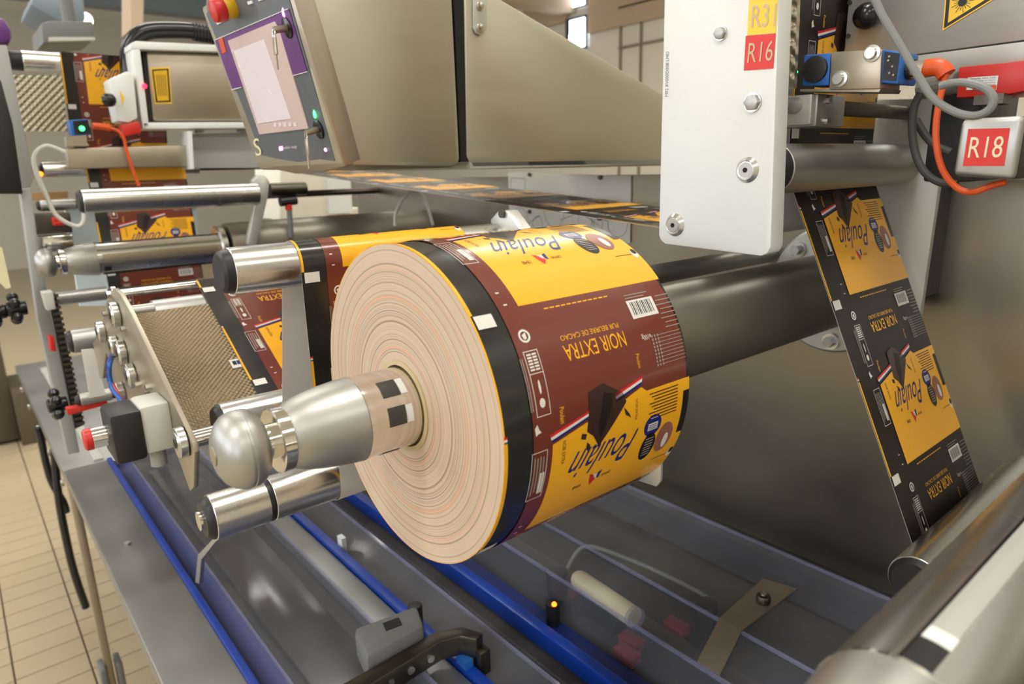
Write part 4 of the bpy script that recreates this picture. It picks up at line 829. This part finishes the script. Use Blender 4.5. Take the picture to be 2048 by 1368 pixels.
o = plateY('white_film', ((163, 700), (187, 698), (212, 790), (180, 796)), 1.484, .004, 'film_white'); tag(o, 'white reverse side of film behind the blue air hoses', 'film')
# laser unit
t = thing('laser_unit', 'bronze laser unit in a white frame with yellow warning label', 'laser unit', P(390, 258, Y=2.0))
LYY = 1.98
plateY('laser_body', ((292, 102), (520, 110), (520, 243), (306, 243)), LYY, .055, 'warm_metal', t, bevel=.008); plateY('black_gasket', ((285, 100), (294, 101), (308, 244), (300, 246)), LYY+.01, .04, 'black_plastic', t)
plateY('top_bar', ((262, 86), (272, 82), (520, 94), (520, 106), (262, 98)), LYY-.02, .08, 'white_paint', t, bevel=.002); plateY('left_bar', ((264, 98), (280, 98), (299, 258), (286, 258)), LYY-.02, .08, 'white_paint', t, bevel=.002); plateY('bottom_bar', ((286, 245), (520, 244), (520, 256), (288, 258)), LYY-.02, .08, 'white_paint', t, bevel=.002)
lb_ = plateY('warning_label', ((301, 136), (339, 134), (344, 207), (310, 208)), LYY-.001, .002, 'yellow', t); plateY('label_border', ((304, 139), (337, 137), (342, 204), (312, 205)), LYY-.002, .002, 'black_plastic', lb_); plateY('label_field', ((307, 142), (334, 140), (338, 201), (315, 202)), LYY-.003, .002, 'yellow_dark', lb_)
for k in range(5): plateY('label_line', ((313+k*4, 150), (314+k*4, 150), (318+k*4, 192), (317+k*4, 192)), LYY-.0035, .001, 'black_plastic', lb_)
[plateY('mounting_foot', ((x, 254), (x+12, 254), (x+12, 265), (x, 265)), 1.99, .03, 'grey_frame', t) for x in (396, 480)]; c = P(289, 172, Y=LYY-.022); MB().sphere(c, .006, 10).build('red_indicator', 'glow_red', t)
t = thing('exhaust_hose', 'thick black ribbed exhaust hose bending down over the laser unit', 'hose', P(258, 150, Y=2.06))
hs = [P(a, b, Y=2.06) for a, b in ((259, 150), (257, 118), (261, 92), (276, 72), (300, 62), (340, 60), (385, 62), (440, 72), (520, 84))]; MB().tube(hs, .021, 16).build('hose_body', 'black_gloss', t, smooth=True)
for k in range(9): c = P(386+k*6.5, 63+k*1.1, Y=2.06); MB().tube([c+Vector((0, .0225*math.cos(a), .0225*math.sin(a))) for a in [i*math.pi/6 for i in range(13)]], .0024, 6, 1).build('hose_rib', 'black_plastic', t, smooth=True)
t = thing('camera_box', 'white angled inspection box with black ball knob beside the laser unit', 'box', P(245, 245, Y=1.95))
plateY('box_body', ((218, 158), (255, 142), (268, 150), (276, 236), (258, 246), (236, 242)), 1.95, .08, 'white_paint', t, bevel=.004); c = P(218, 200, Y=1.93); MB().sphere(c, .016, 20).build('ball_knob', 'black_gloss', t, smooth=True); plateY('yellow_arrow', ((240, 182), (249, 195), (245, 212), (243, 198)), 1.948, .002, 'yellow', t)
o = plateY('red_switch_block', ((244, 249), (278, 242), (284, 265), (248, 274)), 1.94, .05, 'red', bevel=.003); tag(o, 'small red switch block under the white inspection box', 'switch')
t = thing('blue_sensor', 'blue and black sensor with green light on the grey beam', 'sensor', P(158, 290, Y=1.95))
plateY('sensor_body', ((138, 240), (176, 238), (182, 268), (144, 272)), 1.95, .05, 'blue', t, bevel=.002); plateY('sensor_face', ((146, 242), (176, 240), (181, 266), (150, 268)), 1.947, .004, 'black_gloss', t); plateY('sensor_bracket', ((133, 272), (172, 270), (175, 292), (136, 293)), 1.95, .05, 'warm_metal', t)
MB().sphere(P(164, 257, Y=1.944), .006, 10).build('green_led', 'glow_green', t)
t = thing('orange_sensor_cable', 'orange cable with plug curving from the blue sensor behind the beam', 'cable', P(220, 380, Y=1.94))
MB().tube([P(a, b, Y=1.94) for a, b in ((185, 252), (202, 253), (220, 256))], .008, 10).build('plug', 'orange', t, smooth=True); MB().tube([P(a, b, Y=1.94) for a, b in ((216, 256), (236, 262), (248, 278), (252, 296), (262, 330), (278, 372))], .004, 8).build('cord', 'orange', t, smooth=True)
t = thing('grey_beam', 'wide grey metal beam crossing the far station under the laser unit', 'beam', P(260, 337, Y=1.96))
plateY('beam_body', ((132, 296), (378, 290), (384, 334), (140, 338)), 1.96, .05, 'warm_metal', t, bevel=.004); plateY('end_flange', ((374, 262), (384, 262), (388, 338), (380, 338)), 1.94, .07, 'white_paint', t); plateY('rear_plate', ((384, 268), (530, 264), (530, 335), (388, 336)), 2.0, .032, 'grey_frame', t)
cable('pale cable looping beside the grey beam down to the red clamps', [(130, 304), (96, 292), (75, 302), (68, 322), (75, 350), (90, 385), (112, 430), (150, 452), (166, 445), (168, 425)], 1.93, .005, 'cable_white', ax='Y')
c = P(81, 348, Y=1.95); o = MB().sphere(c, .006, 10).build('orange_indicator', 'glow_orange'); tag(o, 'tiny orange indicator at the roller end', 'light')
# overhead things
t = thing('overhead_box', 'grey blue overhead box hanging above the far station', 'box', P(140, 85, Y=2.6)); plateY('box_body', ((82, 46), (100, 42), (185, 42), (190, 78), (100, 84), (86, 86)), 2.6, .25, 'mid_grey', t, bevel=.004); plateY('pale_edge', ((98, 74), (190, 74), (190, 80), (98, 82)), 2.58, .02, 'pale_plate', t); c = P(140, 50, Y=2.72); MB().cyl(c, (c.x, c.y, CZ), .02, 12).build('hanger_rod', 'mid_grey', t)
o = plateY('overhead_duct', ((70, -20), (165, -20), (172, 40), (150, 52), (110, 38), (60, 10)), 3.4, .4, 'blue_grey', bevel=.01); tag(o, 'blue grey overhead duct near the ceiling lamp', 'duct')
o = plateY('purple_motor', ((-20, 36), (8, 34), (22, 60), (24, 84), (-20, 86)), 2.1, .1, 'purple', bevel=.01); tag(o, 'purple rimmed motor drum at the top of the upright frame', 'motor')
o = plateY('warm_post', ((262, -40), (288, -40), (286, 60), (262, 60)), 5.5, .3, 'hall_brown'); tag(o, 'brown hall column behind the exhaust hose', 'column')
c = P(170, 40, Y=4.2); t = thing('spot_lamp', 'small round bright lamp beside the overhead duct', 'lamp', c+Vector((0, 0, -.03))); MB().sphere(c, .035, 16).build('bulb', 'glow_white', t, smooth=True); MB().cyl(c+Vector((0, .03, .0)), c+Vector((0, .12, .02)), .03, 14).build('holder', 'mid_grey', t); MB().cyl(c+Vector((0, .1, .015)), (c.x, c.y+.1, CZ), .012, 10).build('hanger_rod', 'mid_grey', t)
# rear details behind the far housing
o = plateY('rear_cabinet', ((560, 330), (690, 326), (700, 430), (560, 440)), 2.9, .3, 'hall_wall_pale', bevel=.004); c = P(630, 430, Y=3.0); MB().box(XB+.03, XB+.4, 2.92, 3.18, -H, c.z+.02).build('cabinet_base', 'hall_wall_pale', o); tag(o, 'pale cabinet behind the far shaft housing', 'cabinet')
o = plateY('rear_door', ((655, 345), (700, 345), (705, 425), (660, 428)), 2.8815, .02, 'white_paint'); tag(o, 'white door leaf on the pale rear cabinet', 'door')
t = thing('green_lever', 'thin green lever with red ends standing behind the silver roller', 'lever', P(580, 470, Y=1.765)); MB().cyl(P(578, 410, Y=1.765), P(582, 475, Y=1.765), .007, 12).build('lever_rod', 'mid_grey', t); MB().cyl(P(576, 404, Y=1.765), P(578, 420, Y=1.765), .009, 12).build('red_end', 'red', t); MB().cyl(P(560, 404, Y=1.765), P(592, 400, Y=1.765), .012, 12).build('cross_head', 'black_plastic', t)
cable('thin pale cable loop hanging in front of the far shaft housing', [(790, 452), (792, 425), (808, 395), (830, 382), (850, 400), (866, 450)], 1.62, .004, 'cable_white', ax='Y')
